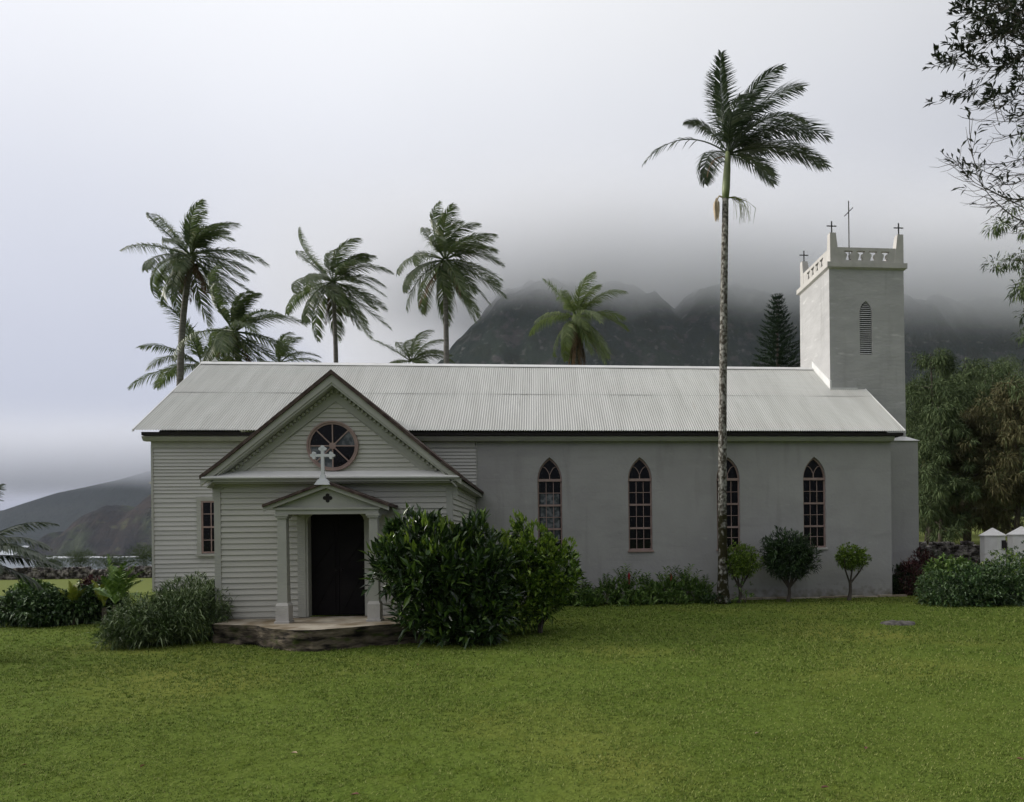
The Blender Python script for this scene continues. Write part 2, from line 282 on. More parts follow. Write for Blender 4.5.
# surf lines at the foot of the cliffs
foam = mat('surf_foam', (.75, .78, .8), .8, .2, (.85, .87, .9), .2)
def surf(pts, name):
    V = []; F = []
    for i, (x0, x1, yy, Yd, hh) in enumerate(pts):
        n = 40
        for k in range(n):
            x = x0+(x1-x0)*k/(n-1); p = at(x, yy, Yd); q = (.4+.9*vnoise(np.array(k*.45+i*9), np.array(i*3.3)))*hh*max(0, math.sin(math.pi*k/(n-1)))**.4
            b = len(V); V += [(p.x, Yd-14*q, SEA+.15), (p.x, Yd+2, SEA+.4+q*2.2), (p.x, Yd+26*q, SEA+.15)]
            if k: F += [(b-3, b, b+1, b-2), (b-2, b+1, b+2, b-1)]
    o = np_mesh(name, V, F, foam, None, True); return tag(o, kind='structure')
surf([(-60, 44, 553, 2150, 4), (14, 32, 553, 2120, 9), (42, 72, 557, 1618, 1.6), (80, 102, 557, 1618, 1.2), (100, 260, 557, 1618, 1.0), (-40, 20, 553.6, 2050, 3)], 'surf')
# hills across the bay
def profile(pts, Y):
    P = [at(a, b, Y) for a, b in pts]; X = np.array([p.x for p in P]); Z = np.array([p.z for p in P]); return X, Z
hm = mat('headland_rock', (.014, .014, .013), .95, .02, (.05, .036, .028), .014, 0, stretch=(1, 1, 1.5)); mixin(hm, (.06, .075, .035), .012, .5, .62); mixin(hm, (.10, .10, .045), .02, .6, .68); mixin(hm, (.03, .028, .028), .05, .55, .68, (1, 1, 2.5))
pX, pZ = profile([(38, 560), (41, 556), (43, 546), (50, 540), (56, 533), (60, 531), (63, 537), (67, 536), (75, 530), (84, 518), (94, 511), (104, 506), (115, 505), (124, 507), (133, 510), (145, 503), (160, 490), (220, 450), (300, 430)], 1760)
def headland(X, Y):
    H = np.interp(X, pX, pZ, left=SEA-30)-SEA
    f = smooth((Y-1620)/135.)**.6*(1-smooth((Y-1900)/260)); n = fbm(X*.02, Y*.02, 6)
    gl = np.abs(fbm(X*.025+9, Y*.008, 4))
    return SEA-6+(H+6)*np.clip(f*(1+n*.5*(1-f)), 0, 1.0)+(-.55*H*gl+.30*H*fbm(X*.05, Y*.05, 5))*(1-.8*f)
def relief(m, sc1, dist):
    n = m.node_tree.nodes; l = m.node_tree.links; t = n.new('ShaderNodeTexCoord'); z = n.new('ShaderNodeTexNoise'); z.inputs['Scale'].default_value = sc1; z.inputs['Detail'].default_value = 9; z.inputs['Roughness'].default_value = .65
    mp = n.new('ShaderNodeMapping'); mp.inputs['Scale'].default_value = (1, .4, .55); l.new(t.outputs['Object'], mp.inputs[0]); l.new(mp.outputs[0], z.inputs['Vector']); b = n.new('ShaderNodeBump'); b.inputs['Distance'].default_value = dist; b.inputs['Strength'].default_value = 1; l.new(z.outputs[0], b.inputs['Height']); l.new(b.outputs[0], n['Principled BSDF'].inputs['Normal'])
relief(hm, .035, 45)
grid_xy(np.linspace(pX[0]-60, pX[-1], 260), np.linspace(1600, 2200, 110), headland, 'headland_hill', hm)
fm = mat('far_hill_green', (.03, .042, .036), .95, .05, (.05, .06, .048), .005, 0); mixin(fm, (.035, .045, .04), .02, .5, .65, (1, 1, 1))
qX, qZ = profile([(-300, 530), (-100, 526), (-30, 516), (5, 511), (22, 509), (45, 500), (70, 492), (94, 487), (125, 480), (160, 470), (250, 450), (400, 430)], 2900)
def far_h(X, Y):
    H = np.interp(X, qX, qZ)-SEA
    f = smooth((Y-2330)/560.); gl = np.abs(fbm(X*.006+3, Y*.002, 5)); n = fbm(X*.004, Y*.004, 4)
    return SEA-12+(H+12)*f*(1-.35*gl*(1-f))+90*gl*f*(1-f)*2+n*30*f*(1-f)
grid_xy(np.linspace(qX[0], qX[-1], 240), np.linspace(2300, 3400, 100), far_h, 'far_hills', fm)
relief(fm, .012, 50)
mm_ = mat('mountain_green', (.014, .024, .020), .95, .05, (.036, .05, .034), .009, 0); mixin(mm_, (.075, .07, .066), .035, .54, .66, (1, .5, 1.2)); mixin(mm_, (.022, .030, .018), .028, .5, .6); mixin(mm_, (.12, .12, .11), .07, .60, .72)
relief(mm_, .022, 38)
def mountain_h(X, Y):
    gl = np.abs(fbm(X*.0042+3, Y*.0013+8, 5)); n = fbm(X*.006, Y*.006, 6)
    ex = (X-40)/np.where(X < 40, 425., 800.); ey = (Y-1400)/400.
    r = np.sqrt(ex**2+ey**2)
    pk = 515*np.clip(1-r**1.8, -.3, 1)
    wall = 500*smooth((Y-930-.02*np.maximum(X, 0))/430.)*smooth((X-30)/300.)
    h = np.maximum(pk, wall); e = smooth(h/200.)
    return h+e*(-75*gl*smooth((X-160)/400.)+55*n+34*fbm(X*.03, Y*.03, 4)-55*np.abs(fbm(X*.016, Y*.007, 4)))-10
grid_xy(np.linspace(-420, 3300, 420), np.linspace(900, 2300, 230), mountain_h, 'mountain', mm_)
# ------------------------------------------------------------------ haze and cloud
def volmat(name, col, dens, an=0.):
    m = bpy.data.materials.new(name); m.use_nodes = True; n = m.node_tree.nodes; n.clear()
    o = n.new('ShaderNodeOutputMaterial'); v = n.new('ShaderNodeVolumePrincipled'); v.inputs['Color'].default_value = (*col, 1)
    v.inputs['Density'].default_value = dens; v.inputs['Anisotropy'].default_value = an
    m.node_tree.links.new(v.outputs[0], o.inputs['Volume']); return m
hz = MB(); hz.box(-5200, 5200, -160, 5200, -70, 1250)
HAZE = .5e-4
tag(hz.build('haze', volmat('haze_air', (.80, .86, 1.0), HAZE)), kind='stuff')
def softcloud(X0, X1, Y0, Y1, Z0, Z1, ramps, zb0, zb1, nzamp, tilt, dens, col):
    m = bpy.data.materials.new('cloud_vapour'); m.use_nodes = True; n = m.node_tree.nodes; l = m.node_tree.links; n.clear()
    o = n.new('ShaderNodeOutputMaterial'); v = n.new('ShaderNodeVolumePrincipled'); v.inputs['Color'].default_value = (*col, 1); l.new(v.outputs[0], o.inputs['Volume'])
    t = n.new('ShaderNodeTexCoord'); nz = n.new('ShaderNodeTexNoise'); nz.inputs['Scale'].default_value = .004; nz.inputs['Detail'].default_value = 2; l.new(t.outputs['Object'], nz.inputs['Vector'])
    sp = n.new('ShaderNodeSeparateXYZ'); l.new(t.outputs['Object'], sp.inputs[0])
    def M_(op, a, b, c=None):
        q = n.new('ShaderNodeMath'); q.operation = op
        for k, x in enumerate((a, b, c)):
            if x is None: continue
            if isinstance(x, (int, float)): q.inputs[k].default_value = x
            else: l.new(x, q.inputs[k])
        return q.outputs[0]
    def ramp(x, a, b):
        q = n.new('ShaderNodeMapRange'); q.interpolation_type = 'SMOOTHSTEP'; q.inputs['From Min'].default_value = a; q.inputs['From Max'].default_value = b; l.new(x, q.inputs['Value']); return q.outputs[0]
    nn = M_('SUBTRACT', nz.outputs[0], .5); zz = M_('MULTIPLY_ADD', nn, nzamp, sp.outputs['Z']); zz = M_('MULTIPLY_ADD', sp.outputs['X'], tilt, zz)
    d = ramp(zz, zb0, zb1)
    for ax_, a, b in ramps: d = M_('MULTIPLY', d, ramp(sp.outputs[ax_], a, b))
    d = M_('MULTIPLY', d, M_('MULTIPLY_ADD', nn, 1.4, 1.)); d = M_('MULTIPLY', M_('MAXIMUM', d, 0.), dens); l.new(d, v.inputs['Density'])
    m.cycles.volume_step_rate = .28
    b = MB(); b.box(X0, X1, Y0, Y1, Z0, Z1); tag(b.build('cloud', m), kind='stuff')
softcloud(-900, 3200, 900, 2500, 330, 720, (('Z', 700, 455), ('X', -750, 100), ('X', 3150, 2500), ('Y', 920, 1420), ('Y', 2480, 2100)), 368, 480, 120., .045, .017, (.974, .979, .996))
softcloud(-4300, -700, 2150, 3700, 110, 520, (('Z', 510, 240), ('X', -4250, -3600), ('X', -720, -1100), ('Y', 2180, 2700), ('Y', 3650, 3300)), 170, 290, 90., 0., .006, (.90, .915, .96))
# ================================================================== CHURCH
YW = 22.0; XL, XR = -11.90, 11.93; WXL, WXR = -11.54, 11.6; ZE = 5.41; YE = 21.625; YR = 25.96; ZR = 8.45; YB = 2*YR-YE
church = empty('church', (0, 26, 0), 'long white wooden and stucco church with pale corrugated roof and square crenellated tower', 'church')
def siding(mb, O, u, n, z0, z1, step, ext, t=.016, jit=0.):
    """lapped boards: bottom edge stands proud of the wall plane"""
    O = Vector(O); u = Vector(u); n = Vector(n); z = z0
    while z < z1-.01:
        s_ = step(z) if callable(step) else step
        s_ *= 1+random.uniform(-jit, jit); zt = min(z+s_, z1)
        a0, a1 = ext(z); b0, b1 = ext(zt)
        if a1-a0 > .02:
            if b1 < b0: b0 = b1 = (b0+b1)/2
            P = lambda a, zz, d: O+u*a+n*d+Vector((0, 0, zz))
            tt = t*random.uniform(.85, 1.2)
            mb.face(P(a0, z, tt), P(a1, z, tt), P(b1, zt, .002), P(b0, zt, .002))
            mb.face(P(a0, z, 0), P(a1, z, 0), P(a1, z, tt), P(a0, z, tt))
        z = zt
# --- nave: stucco wall with pointed openings
WX = [.355+2.879*k for k in range(4)]; WH = .385; ZS = 1.615; ZSP = 3.90; ZAP = 4.615
XST = -1.9
def arch_pts(h, zs, za, n=8):
    """right half of a pointed arch from spring to apex, centred on 0"""
    r = ((za-zs)**2+h*h)/(2*h); cxx = h-r; a1 = math.atan2(za-zs, -cxx)
    return [(cxx+r*math.cos(a1*i/n), zs+r*math.sin(a1*i/n)) for i in range(n+1)]
def arch_outline(h, z0, zs, za, n=8):
    Rr = arch_pts(h, zs, za, n); return [(-h, z0), (h, z0)]+Rr+[(-x, z) for x, z in reversed(Rr[:-1])]
def wall_openings(mb, x0, x1, z0, z1, Y, ops, depth):
    cur = x0
    for (c, h, a, zs, za) in ops:
        mb.face((cur, Y, z0), (c-h, Y, z0), (c-h, Y, z1), (cur, Y, z1))
        mb.face((c-h, Y, z0), (c+h, Y, z0), (c+h, Y, a), (c-h, Y, a))
        Rr = arch_pts(h, zs, za); full = [(-x, z) for x, z in Rr]+[(x, z) for x, z in reversed(Rr[:-1])]
        for (xa, za_), (xb, zb_) in zip(full, full[1:]):
            mb.face((c+xa, Y, za_), (c+xb, Y, zb_), (c+xb, Y, z1), (c+xa, Y, z1))
            mb.face((c+xa, Y, za_), (c+xb, Y, zb_), (c+xb, Y+depth, zb_), (c+xa, Y+depth, za_))
        mb.face((c-h, Y, a), (c-h, Y, zs), (c-h, Y+depth, zs), (c-h, Y+depth, a))
        mb.face((c+h, Y, a), (c+h, Y, zs), (c+h, Y+depth, zs), (c+h, Y+depth, a))
        mb.face((c-h, Y, a), (c+h, Y, a), (c+h, Y+depth, a), (c-h, Y+depth, a)); cur = c+h
    mb.face((cur, Y, z0), (x1, Y, z0), (x1, Y, z1), (cur, Y, z1))
m = MB(); wall_openings(m, XST, WXR, -.3, 5.3, YW, [(c, WH, ZS, ZSP, ZAP) for c in WX], .2)
m.face((WXR, YW, -.3), (WXR, 2*YR-YW, -.3), (WXR, 2*YR-YW, 5.3), (WXR, YR, 8.2), (WXR, YW, 5.3))
m.face((WXR, 2*YR-YW, -.3), (XST, 2*YR-YW, -.3), (XST, 2*YR-YW, 5.3), (WXR, 2*YR-YW, 5.3))
m.build('stucco_wall', M['stucco'], church, fix=False)
# --- nave: clapboard end
m = MB()
def nstep(z): return .142 if z < 3.45 else .102
siding(m, (0, YW+.01, 0), (1, 0, 0), (0, -1, 0), .62, 5.0, nstep, lambda z: (WXL, XST-.02), .03, .08)
siding(m, (WXL, 0, 0), (0, 1, 0), (-1, 0, 0), .62, 8.1, .142, lambda z: (YW+.01+max(0, (z-5.2)/.702), 2*YR-YW-max(0, (z-5.2)/.702)), .028, .08)
m.face((WXL, 2*YR-YW, -.3), (XST, 2*YR-YW, -.3), (XST, 2*YR-YW, 5.3), (WXL, 2*YR-YW, 5.3))
m.build('clapboard_wall', M['sidingold'], church, fix=False)
m = MB(); m.box(WXL+.03, XST-.03, YW+.05, 2*YR-YW-.05, -.3, .62); m.build('foundation', M['rock'], church)
m = MB(); m.box(WXL-.032, WXL+.03, YW-.028, YW+.02, .6, 5.0); m.build('corner_board', M['trim'], church)
m = MB(); m.box(XST-.03, XST+.0, YW-.025, YW+.02, .6, 5.2); m.build('corner_board', M['trim'], church)
# ledge of pale stone at the foot of the right end
m = MB(); 
for i in range(14): 
    x = 5.2+i*.49; m.box(x, x+.46, YW-.17+random.uniform(-.03, .03), YW-.004, -.2, .05+random.uniform(-.02, .02))
m.build('foundation_ledge', M['paving'], church, bevel=.015)
# eave
m = MB(); m.box(XL+.22, XR-.05, YE+.06, YW+.3, ZE-.145, ZE-.05); m.build('eave_board', M['shadowgap'], church)  # near-black strip paints the shadow below the roof edge
m = MB()
m.prism([(YE+.14, ZE-.15), (YE+.12, ZE-.19), (YE+.17, ZE-.26), (YE+.2, ZE-.30), (YW-.004, ZE-.30), (YW-.004, ZE-.15)], WXL-.17, WXR+.02, 'x')
m.build('cornice', M['trim'], church)
m = MB(); m.box(WXL-.02, XST-.05, YW-.035, YW, 4.93, 5.107); m.build('frieze_board', M['trim'], church)
# corrugated roof
def corr(y0, z0, y1, z1, dz, name):
    per = .0762; n = int((XR-XL)/per)*6+1; X = np.linspace(XL, XR, n); o = .015*np.sin((X-XL)/per*2*math.pi)
    rows = 10; V = []
    for k in range(rows):
        t = k/(rows-1); V.append(np.stack([X, np.full(n, y0+(y1-y0)*t), z0+(z1-z0)*t+o+dz+.006*np.sin(X*1.7+t*9)*math.sin(t*5)], 1))
    V = np.concatenate(V); i = np.arange(n-1)[None, :]+np.arange(rows-1)[:, None]*n
    F = np.stack([i, i+1, i+n+1, i+n], -1).reshape(-1, 4); return V, F
def P_(t): return YE+(YR-YE)*t, ZE+(ZR-ZE)*t
ya, za_ = P_(0); yb, zb_ = P_(.53); yc, zc_ = P_(.51); yd, zd = P_(1)
V1, F1 = corr(ya, za_, yb, zb_, 0, ''); V2, F2 = corr(yc, zc_, yd, zd, .012, '')
V3 = V1.copy(); V3[:, 1] = 2*YR-V3[:, 1]; V4 = V2.copy(); V4[:, 1] = 2*YR-V4[:, 1]
Vs = np.concatenate([V1, V2, V3, V4]); Fs = np.concatenate([F1, F2+len(V1), F1+2*len(V1), F2+2*len(V1)+len(V2)])
roof = np_mesh('roof', Vs, Fs, M['roof'], church, True)
m = MB(); m.prism([(YR-.17, ZR-.085), (YR-.17, ZR-.07), (YR, ZR+.05), (YR+.17, ZR-.07), (YR+.17, ZR-.085), (YR, ZR+.03)], XL-.01, 10.55, 'x')
x_ = at(215, 358, YR).x; m.prism([(x_-.14, ZR+.03), (x_+.14, ZR+.03), (x_+.03, ZR+.13), (x_, ZR+.2), (x_-.03, ZR+.13)], YR-.03, YR+.03)
m.build('ridge_cap', M['trimlight'], roof)
for X in (XL, XR-.03):
    for sgn in (1, -1):
        m = MB()
        f = lambda y: YR-(YR-y)*sgn
        m.hexa([(X, f(YE), ZE-.05), (X+.03, f(YE), ZE-.05), (X+.03, f(YR), ZR-.05), (X, f(YR), ZR-.05), (X, f(YE), ZE+.025), (X+.03, f(YE), ZE+.025), (X+.03, f(YR), ZR+.03), (X, f(YR), ZR+.03)])
        m.build('verge_strip', M['trimlight'], roof)
# lean-to roof showing past the left end
m = MB(); a = at(152, 462, 24); 
for k in range(7):
    t = k/7; m.box(WXL-.62+.085*k, WXL-.02, 23.2, 26.4, 4.02+.19*k, 4.02+.19*(k+1)-.02)
m.build('side_roof', M['shingle'], church)
m = MB(); m.box(WXL-.7, WXL-.02, 23.15, 26.45, 3.93, 4.0); m.box(WXL-.3, WXL-.03, 23.5, 26.1, 0, 3.93); m.build('side_annex_wall', M['sidingold'], church)
# --- windows
def bar(m, x0, z0, x1, z1, w_, y0, y1):
    d = Vector((x1-x0, 0, z1-z0)); L_ = d.length; d.normalize(); n = Vector((-d.z, 0, d.x))*w_/2
    A = Vector((x0, 0, z0)); B = Vector((x1, 0, z1)); q = [A-n, B-n, B+n, A+n]
    m.hexa([(p.x, y0, p.z) for p in q]+[(p.x, y1, p.z) for p in q])
def gothic(c, idx):
    m = MB(); y0 = YW+.085; h = WH
    # outer frame following the arch
    Ro = arch_pts(h-.002, ZSP, ZAP-.002); Ri = arch_pts(h-.045, ZSP, ZAP-.075)
    for sg in (1, -1):
        for (a, b, c1, d1) in zip(Ro, Ro[1:], Ri, Ri[1:]):
            q = [(c+sg*a[0], a[1]), (c+sg*b[0], b[1]), (c+sg*d1[0], d1[1]), (c+sg*c1[0], c1[1])]
            m.hexa([(x, y0, z) for x, z in q]+[(x, y0+.07, z) for x, z in q])
        m.box(c+sg*(h-.024)-.022, c+sg*(h-.024)+.022, y0, y0+.07, ZS+.03, ZSP)
    m.box(c-h+.003, c+h-.003, y0-.03, y0+.05, ZSP-.045, ZSP+.035)      # transom
    m.box(c-h+.046, c+h-.046, y0+.0, y0+.05, ZS+.03, ZS+.08)
    for z in (3.10, 2.35): m.box(c-h+.046, c+h-.046, y0-.012, y0+.05, z-.032, z+.028)
    # Y tracery
    m.box(c-.014, c+.014, y0+.012, y0+.04, ZSP+.035, ZSP+.17)
    for sg in (1, -1):
        pr = None
        for i in range(6):
            t = i/5; p = (c+sg*(.0+.20*t+.0*t), ZSP+.16+.30*t-.05*t*t+.06*math.sin(t*3))
            if pr: bar(m, pr[0], pr[1], p[0], p[1], .02, y0+.012, y0+.04)
            pr = p
    g = [(ZS+.08, 2.318), (2.378, 3.068), (3.128, ZSP-.045)]
    for a, b in g:
        mid = (a+b)/2; m.box(c-h+.046, c+h-.046, y0+.012, y0+.036, mid-.010, mid+.010)
        for k in (-1, 1): m.box(c+k*.115-.010, c+k*.115+.010, y0+.014, y0+.038, a, b)
    fr = m.build('window', M['pink'], church)
    m = MB(); m.prism([(c+x, z) for x, z in arch_outline(h-.02, ZS+.03, ZSP, ZAP-.03)], y0+.045, y0+.055); m.build('pane', M['glass'], fr)
    if idx == 0:
        m = MB(); m.box(c-.3, c+.30, y0+.040, y0+.0435, 1.9, 3.5); m.build('pane', M['glasslit'], fr)  # light on the lower panes is painted as a greyer sheet
    m = MB(); m.box(c-h-.03, c+h+.03, YW-.045, YW+.2, ZS-.035, ZS+.028); m.build('sill', M['cement'] if idx == 3 else M['pink'], fr, bevel=.006)
for i, c in enumerate(WX): gothic(c, i)
# sash window on the clapboard end
a = at(202, 501, YW); b = at(217, 553, YW); x0, x1, z1, z0 = a.x, a.x+.78, a.z, b.z
m = MB(); y = YW-.075
m.box(x0-.13, x0, y, YW+.02, z0-.02, z1+.13); m.box(x1, x1+.13, y, YW+.02, z0-.02, z1+.13); m.box(x0, x1, y, YW+.02, z1, z1+.13); m.box(x0-.16, x1+.16, y-.04, YW+.02, z0-.09, z0-.021)
fr = m.build('window', M['trim'], church)
m = MB(); y = YW-.062
m.box(x0, x0+.05, y, YW+.02, z0, z1); m.box(x1-.05, x1, y, YW+.02, z0, z1); zm = (z0+z1)/2
for z in (z0+.025, zm, z1-.025): m.box(x0+.05, x1-.05, y-.004, YW+.02, z-.025, z+.025)
for z in ((z0+zm)/2, (z1+zm)/2): m.box(x0+.05, x1-.05, y+.004, YW+.018, z-.011, z+.011)
m.box(x0+.27, x0+.294, y+.003, YW+.017, z0+.05, z1-.05); m.build('sash', M['pink'], fr)
m = MB(); m.box(x0+.01, x1-.01, YW-.040, YW-.034, z0+.01, z1-.01); m.build('pane', M['glass'], fr)
# --- tower
K = 1.0575; tY0 = 22.95*K; tX0 = 9.926*K; tW = 2.863*K; zC = CZ+9.03*K; zP = CZ+10.286*K-.07
bx0, bx1, by0, by1 = tX0+.10, tX0+tW-.10, tY0+.10, tY0+tW-.10; bt = .06
def lerp(a, b, t): return a+(b-a)*t
m = MB(); LC = at(866, 330, by0).x; LZ0 = at(866, 354.5, by0).z; LZ1 = at(866, 301, by0).z; LH = .235; LSP = LZ1-.42
wall_openings(m, bx0, bx1, 3.0, zC, by0, [(LC, LH, LZ0, LSP, LZ1)], .12)
m.face((bx0, by0, 3), (bx0, by0, zC), (bx0, by1, zC), (bx0, by1, 3)); m.face((bx1, by0, 3), (bx1, by1, 3), (bx1, by1, zC), (bx1, by0, zC)); m.face((bx1, by1, 3), (bx0, by1, 3), (bx0, by1, zC), (bx1, by1, zC))
for i, v in enumerate(m.v):       # slight batter
    x, y_, z = v; s_ = 1+.012*(1-(z-3)/(zC-3)); cx_, cy_ = (bx0+bx1)/2, (by0+by1)/2; m.v[i] = (cx_+(x-cx_)*s_, cy_+(y_-cy_)*s_, z)
tower = m.build('tower', M['tower'], church, fix=False)
m = MB(); z = LZ0+.03
while z < LZ1-.04:
    hw = LH-.012
    if z > LSP:
        Rr = arch_pts(LH-.012, LSP, LZ1-.02, 20); hw = next((p[0] for p in Rr if p[1] >= z+.03), .02)
    m.hexa([(LC-hw, by0+.02, z), (LC+hw, by0+.02, z), (LC+hw, by0+.095, z+.045), (LC-hw, by0+.095, z+.045), (LC-hw, by0+.02, z+.014), (LC+hw, by0+.02, z+.014), (LC+hw, by0+.095, z+.059), (LC-hw, by0+.095, z+.059)]); z += .075
lv = m.build('louver', M['trimlight'], tower)
m = MB(); m.prism([(LC+x, z) for x, z in arch_outline(LH-.002, LZ0, LSP, LZ1-.01)], by0+.10, by0+.11); m.build('louver_backing', M['shadowgap'], tower)  # dark sheet paints the unlit space behind the slats
m = MB(); z1 = zC+.18
m.prism([(bx0-.02, zC-.06), (bx1+.02, zC-.06), (tX0+tW, zC+.02), (tX0+tW, z1), (tX0, z1), (tX0, zC+.02)], tY0, tY0+tW) if False else None
m.hexa([(bx0-.005, by0-.005, zC-.05), (bx1+.005, by0-.005, zC-.05), (bx1+.005, by1+.005, zC-.05), (bx0-.005, by1+.005, zC-.05), (tX0, tY0, zC), (tX0+tW, tY0, zC), (tX0+tW, tY0+tW, zC), (tX0, tY0+tW, zC)])
m.box(tX0, tX0+tW, tY0, tY0+tW, zC+.001, z1); m.build('tower_cornice', M['cement'], tower)
# parapet with pierced openings: built of posts, rails and little hourglass stops
ph = .56; pt = .14; zt = z1+ph; pb = z1+.10; ptp = zt-.12
qx0, qx1, qy0, qy1 = bx0+.05, bx1-.02, by0-.02, by1+.02
def pierced(m, A, u, n, Lw):
    """A corner, u along, n outward"""
    def P(a, d, z): return A+u*a-n*d+Vector((0, 0, z))
    def bx(a0, a1, z0, z1_): m.hexa([P(a0, 0, z0), P(a1, 0, z0), P(a1, pt, z0), P(a0, pt, z0), P(a0, 0, z1_), P(a1, 0, z1_), P(a1, pt, z1_), P(a0, pt, z1_)])
    bx(0, Lw, z1, pb); bx(0, Lw, ptp, zt); ow = .31; gap = (Lw-.9)/4; cs = [.45+gap*(i+.5) for i in range(4)]
    cur = 0
    for c in cs: bx(cur, c-ow/2, pb, ptp); cur = c+ow/2
    bx(cur, Lw, pb, ptp)
    for c in cs:
        h = ptp-pb; mz = pb+h*.55
        for sg in (-1, 1):   # side notches pinch each opening
            q = [(c+sg*ow/2, pb), (c+sg*ow*.34, pb), (c+sg*.045, mz-.02), (c+sg*.05, mz+.04), (c+sg*ow/2, mz+.12)]
            a = [m.vert(P(x, .01, z)) for x, z in q]; b = [m.vert(P(x, pt-.01, z)) for x, z in q]
            m.f.append(tuple(a)); m.f.append(tuple(reversed(b)))
            for i in range(5): m.f.append((a[i], b[i], b[(i+1) % 5], a[(i+1) % 5]))
V_ = Vector
m = MB()
pierced(m, V_((qx0, qy0, 0)), V_((1, 0, 0)), V_((0, -1, 0)), qx1-qx0); pierced(m, V_((qx1, qy1, 0)), V_((-1, 0, 0)), V_((0, 1, 0)), qx1-qx0)
pierced(m, V_((qx0, qy1-pt, 0)), V_((0, -1, 0)), V_((-1, 0, 0)), qy1-qy0-2*pt); pierced(m, V_((qx1, qy0+pt, 0)), V_((0, 1, 0)), V_((1, 0, 0)), qy1-qy0-2*pt)
m.box(qx0+pt, qx1-pt, qy0+pt, qy1-pt, z1+.002, z1+.05)
m.build('parapet', M['cement'], tower)
for (cx_, cy_, sx, sy) in ((qx0, qy0, 1, 1), (qx1, qy0, -1, 1), (qx0, qy1, 1, -1), (qx1, qy1, -1, -1)):
    m = MB(); a = .34; b = .21; e = .012
    m.hexa([(cx_-e*sx, cy_-e*sy, z1), (cx_+a*sx, cy_-e*sy, z1), (cx_+a*sx, cy_+a*sy, z1), (cx_-e*sx, cy_+a*sy, z1), (cx_-e*sx, cy_-e*sy, zP), (cx_+b*sx, cy_-e*sy, zP), (cx_+b*sx, cy_+b*sy, zP), (cx_-e*sx, cy_+b*sy, zP)])
    pn = m.build('pinnacle', M['cement'], tower)
    m = MB(); px_, py_ = cx_+sx*b/2, cy_+sy*b/2; m.box(px_-.018, px_+.018, py_-.018, py_+.018, zP-.02, zP+.46); m.box(px_-.18, px_+.18, py_-.017, py_+.017, zP+.27, zP+.30)
    c_ = m.build('cross', M['iron'], church)
m = MB(); p = at(848.5, 201, (qy0+qy1)/2); m.tube([(p.x, p.y, z1), (p.x, p.y, p.z)], .022, 6); q = p+V_((0, 0, -.42)); m.tube([q-V_((.17, 0, .17)), q+V_((.17, 0, .17))], .018, 6)
m.build('tall_cross', M['iron'], church)
# tower foot, wider than the shaft, with a sloping weathering
fx1 = at(918.5, 500, 24.1).x; m = MB(); m.box(11.2, fx1, 24.1, 28, -.3, 5.42); m.build('tower_base', M['stucco'], church)
m = MB(); m.hexa([(11.3, 24.04, 5.42), (fx1+.05, 24.04, 5.42), (fx1+.05, 28, 5.42), (11.3, 28, 5.42), (11.3, by0+.02, 5.74), (bx1+.01, by0+.02, 5.62), (bx1+.01, 27.7, 5.62), (11.3, 27.7, 5.74)])
m.build('base_capping', M['trimlight'], church)
# flashing where the roof meets the tower
rz = lambda y: ZE+(ZR-ZE)*(y-YE)/(YR-YE)
m = MB(); y0_ = bx0-.035
m.hexa([(y0_, by0-.05, rz(by0-.05)+.0), (bx0+.03, by0-.05, rz(by0-.05)), (bx0+.03, YR, ZR), (y0_, YR, ZR), (y0_, by0-.05, rz(by0)+.30), (bx0+.03, by0-.05, rz(by0)+.30), (bx0+.03, YR, ZR+.28), (y0_, YR, ZR+.28)])
m.box(bx0-.036, bx0+1.0, by0-.075, by0-.03, rz(by0-.05), rz(by0)+.04); m.build('flashing', M['trimlight'], roof)
m = MB(); m.box(bx0+.02, bx0+.98, by0-.045, by0+.02, rz(by0)+.045, rz(by0)+.25); m.build('curb', M['tower'], tower)

# ================================================================== PORCH WING
YA = 15.95; AX0 = at(217, 560, YA).x; AX1 = at(451, 500, YA).x; AC = at(331, 371, YA).x
zA = .42; YF = 15.60
ap = at(331, 371, YF); k0 = at(217, 464, YF); tp = at(199, 475.5, YF); tpr = at(460.5, 477, YF); kr = at(442, 461.5, YF)
zk = (k0.z+kr.z)/2; ztip = (tp.z+tpr.z)/2; hk = ((ap.x-k0.x)+(kr.x-ap.x))/2; ht = ((ap.x-tp.x)+(tpr.x-ap.x))/2
AXC = ap.x; print('wing', AXC, hk, ht, ap.z, zk, ztip, AX0, AX1)
prof = [(AXC-ht, ztip), (AXC-hk, zk), (AXC, ap.z), (AXC+hk, zk), (AXC+ht, ztip)]
def band(prof, d0, d1, sc_=1.0):
    """strip under the roof profile between perpendicular depths d0 and d1"""
    q = [(x, z-d0*1.25 if i == 2 else z-d0) for i, (x, z) in enumerate(prof)]; r = [(x, z-d1*1.25 if i == 2 else z-d1) for i, (x, z) in enumerate(prof)]
    return q, r
def strip(m, prof, d0, d1, y0, y1):
    q, r = band(prof, d0, d1)
    for i in range(len(prof)-1):
        Pq = [q[i], q[i+1], r[i+1], r[i]]; m.hexa([(x, y0, z) for x, z in Pq]+[(x, y1, z) for x, z in Pq])
m = MB(); strip(m, prof, -.03, .05, YF-.01, 22.2); wroof = m.build('wing_roof', M['shingle'], church)
m = MB(); strip(m, [(x*1, z) for x, z in prof], .052, .19, YF+.03, YF+.10); m.build('rake_board', M['trim'], church)
m = MB(); pin = [(AXC-ht+.12, ztip), (AXC-hk, zk), (AXC, ap.z), (AXC+hk, zk), (AXC+ht-.12, ztip)]
strip(m, pin, .192, .235, YF+.05, YA)    # soffit
strip(m, pin, .236, .48, YA-.03, YA+.0)     # frieze on the wall
m.build('gable_frieze', M['trim'], church)
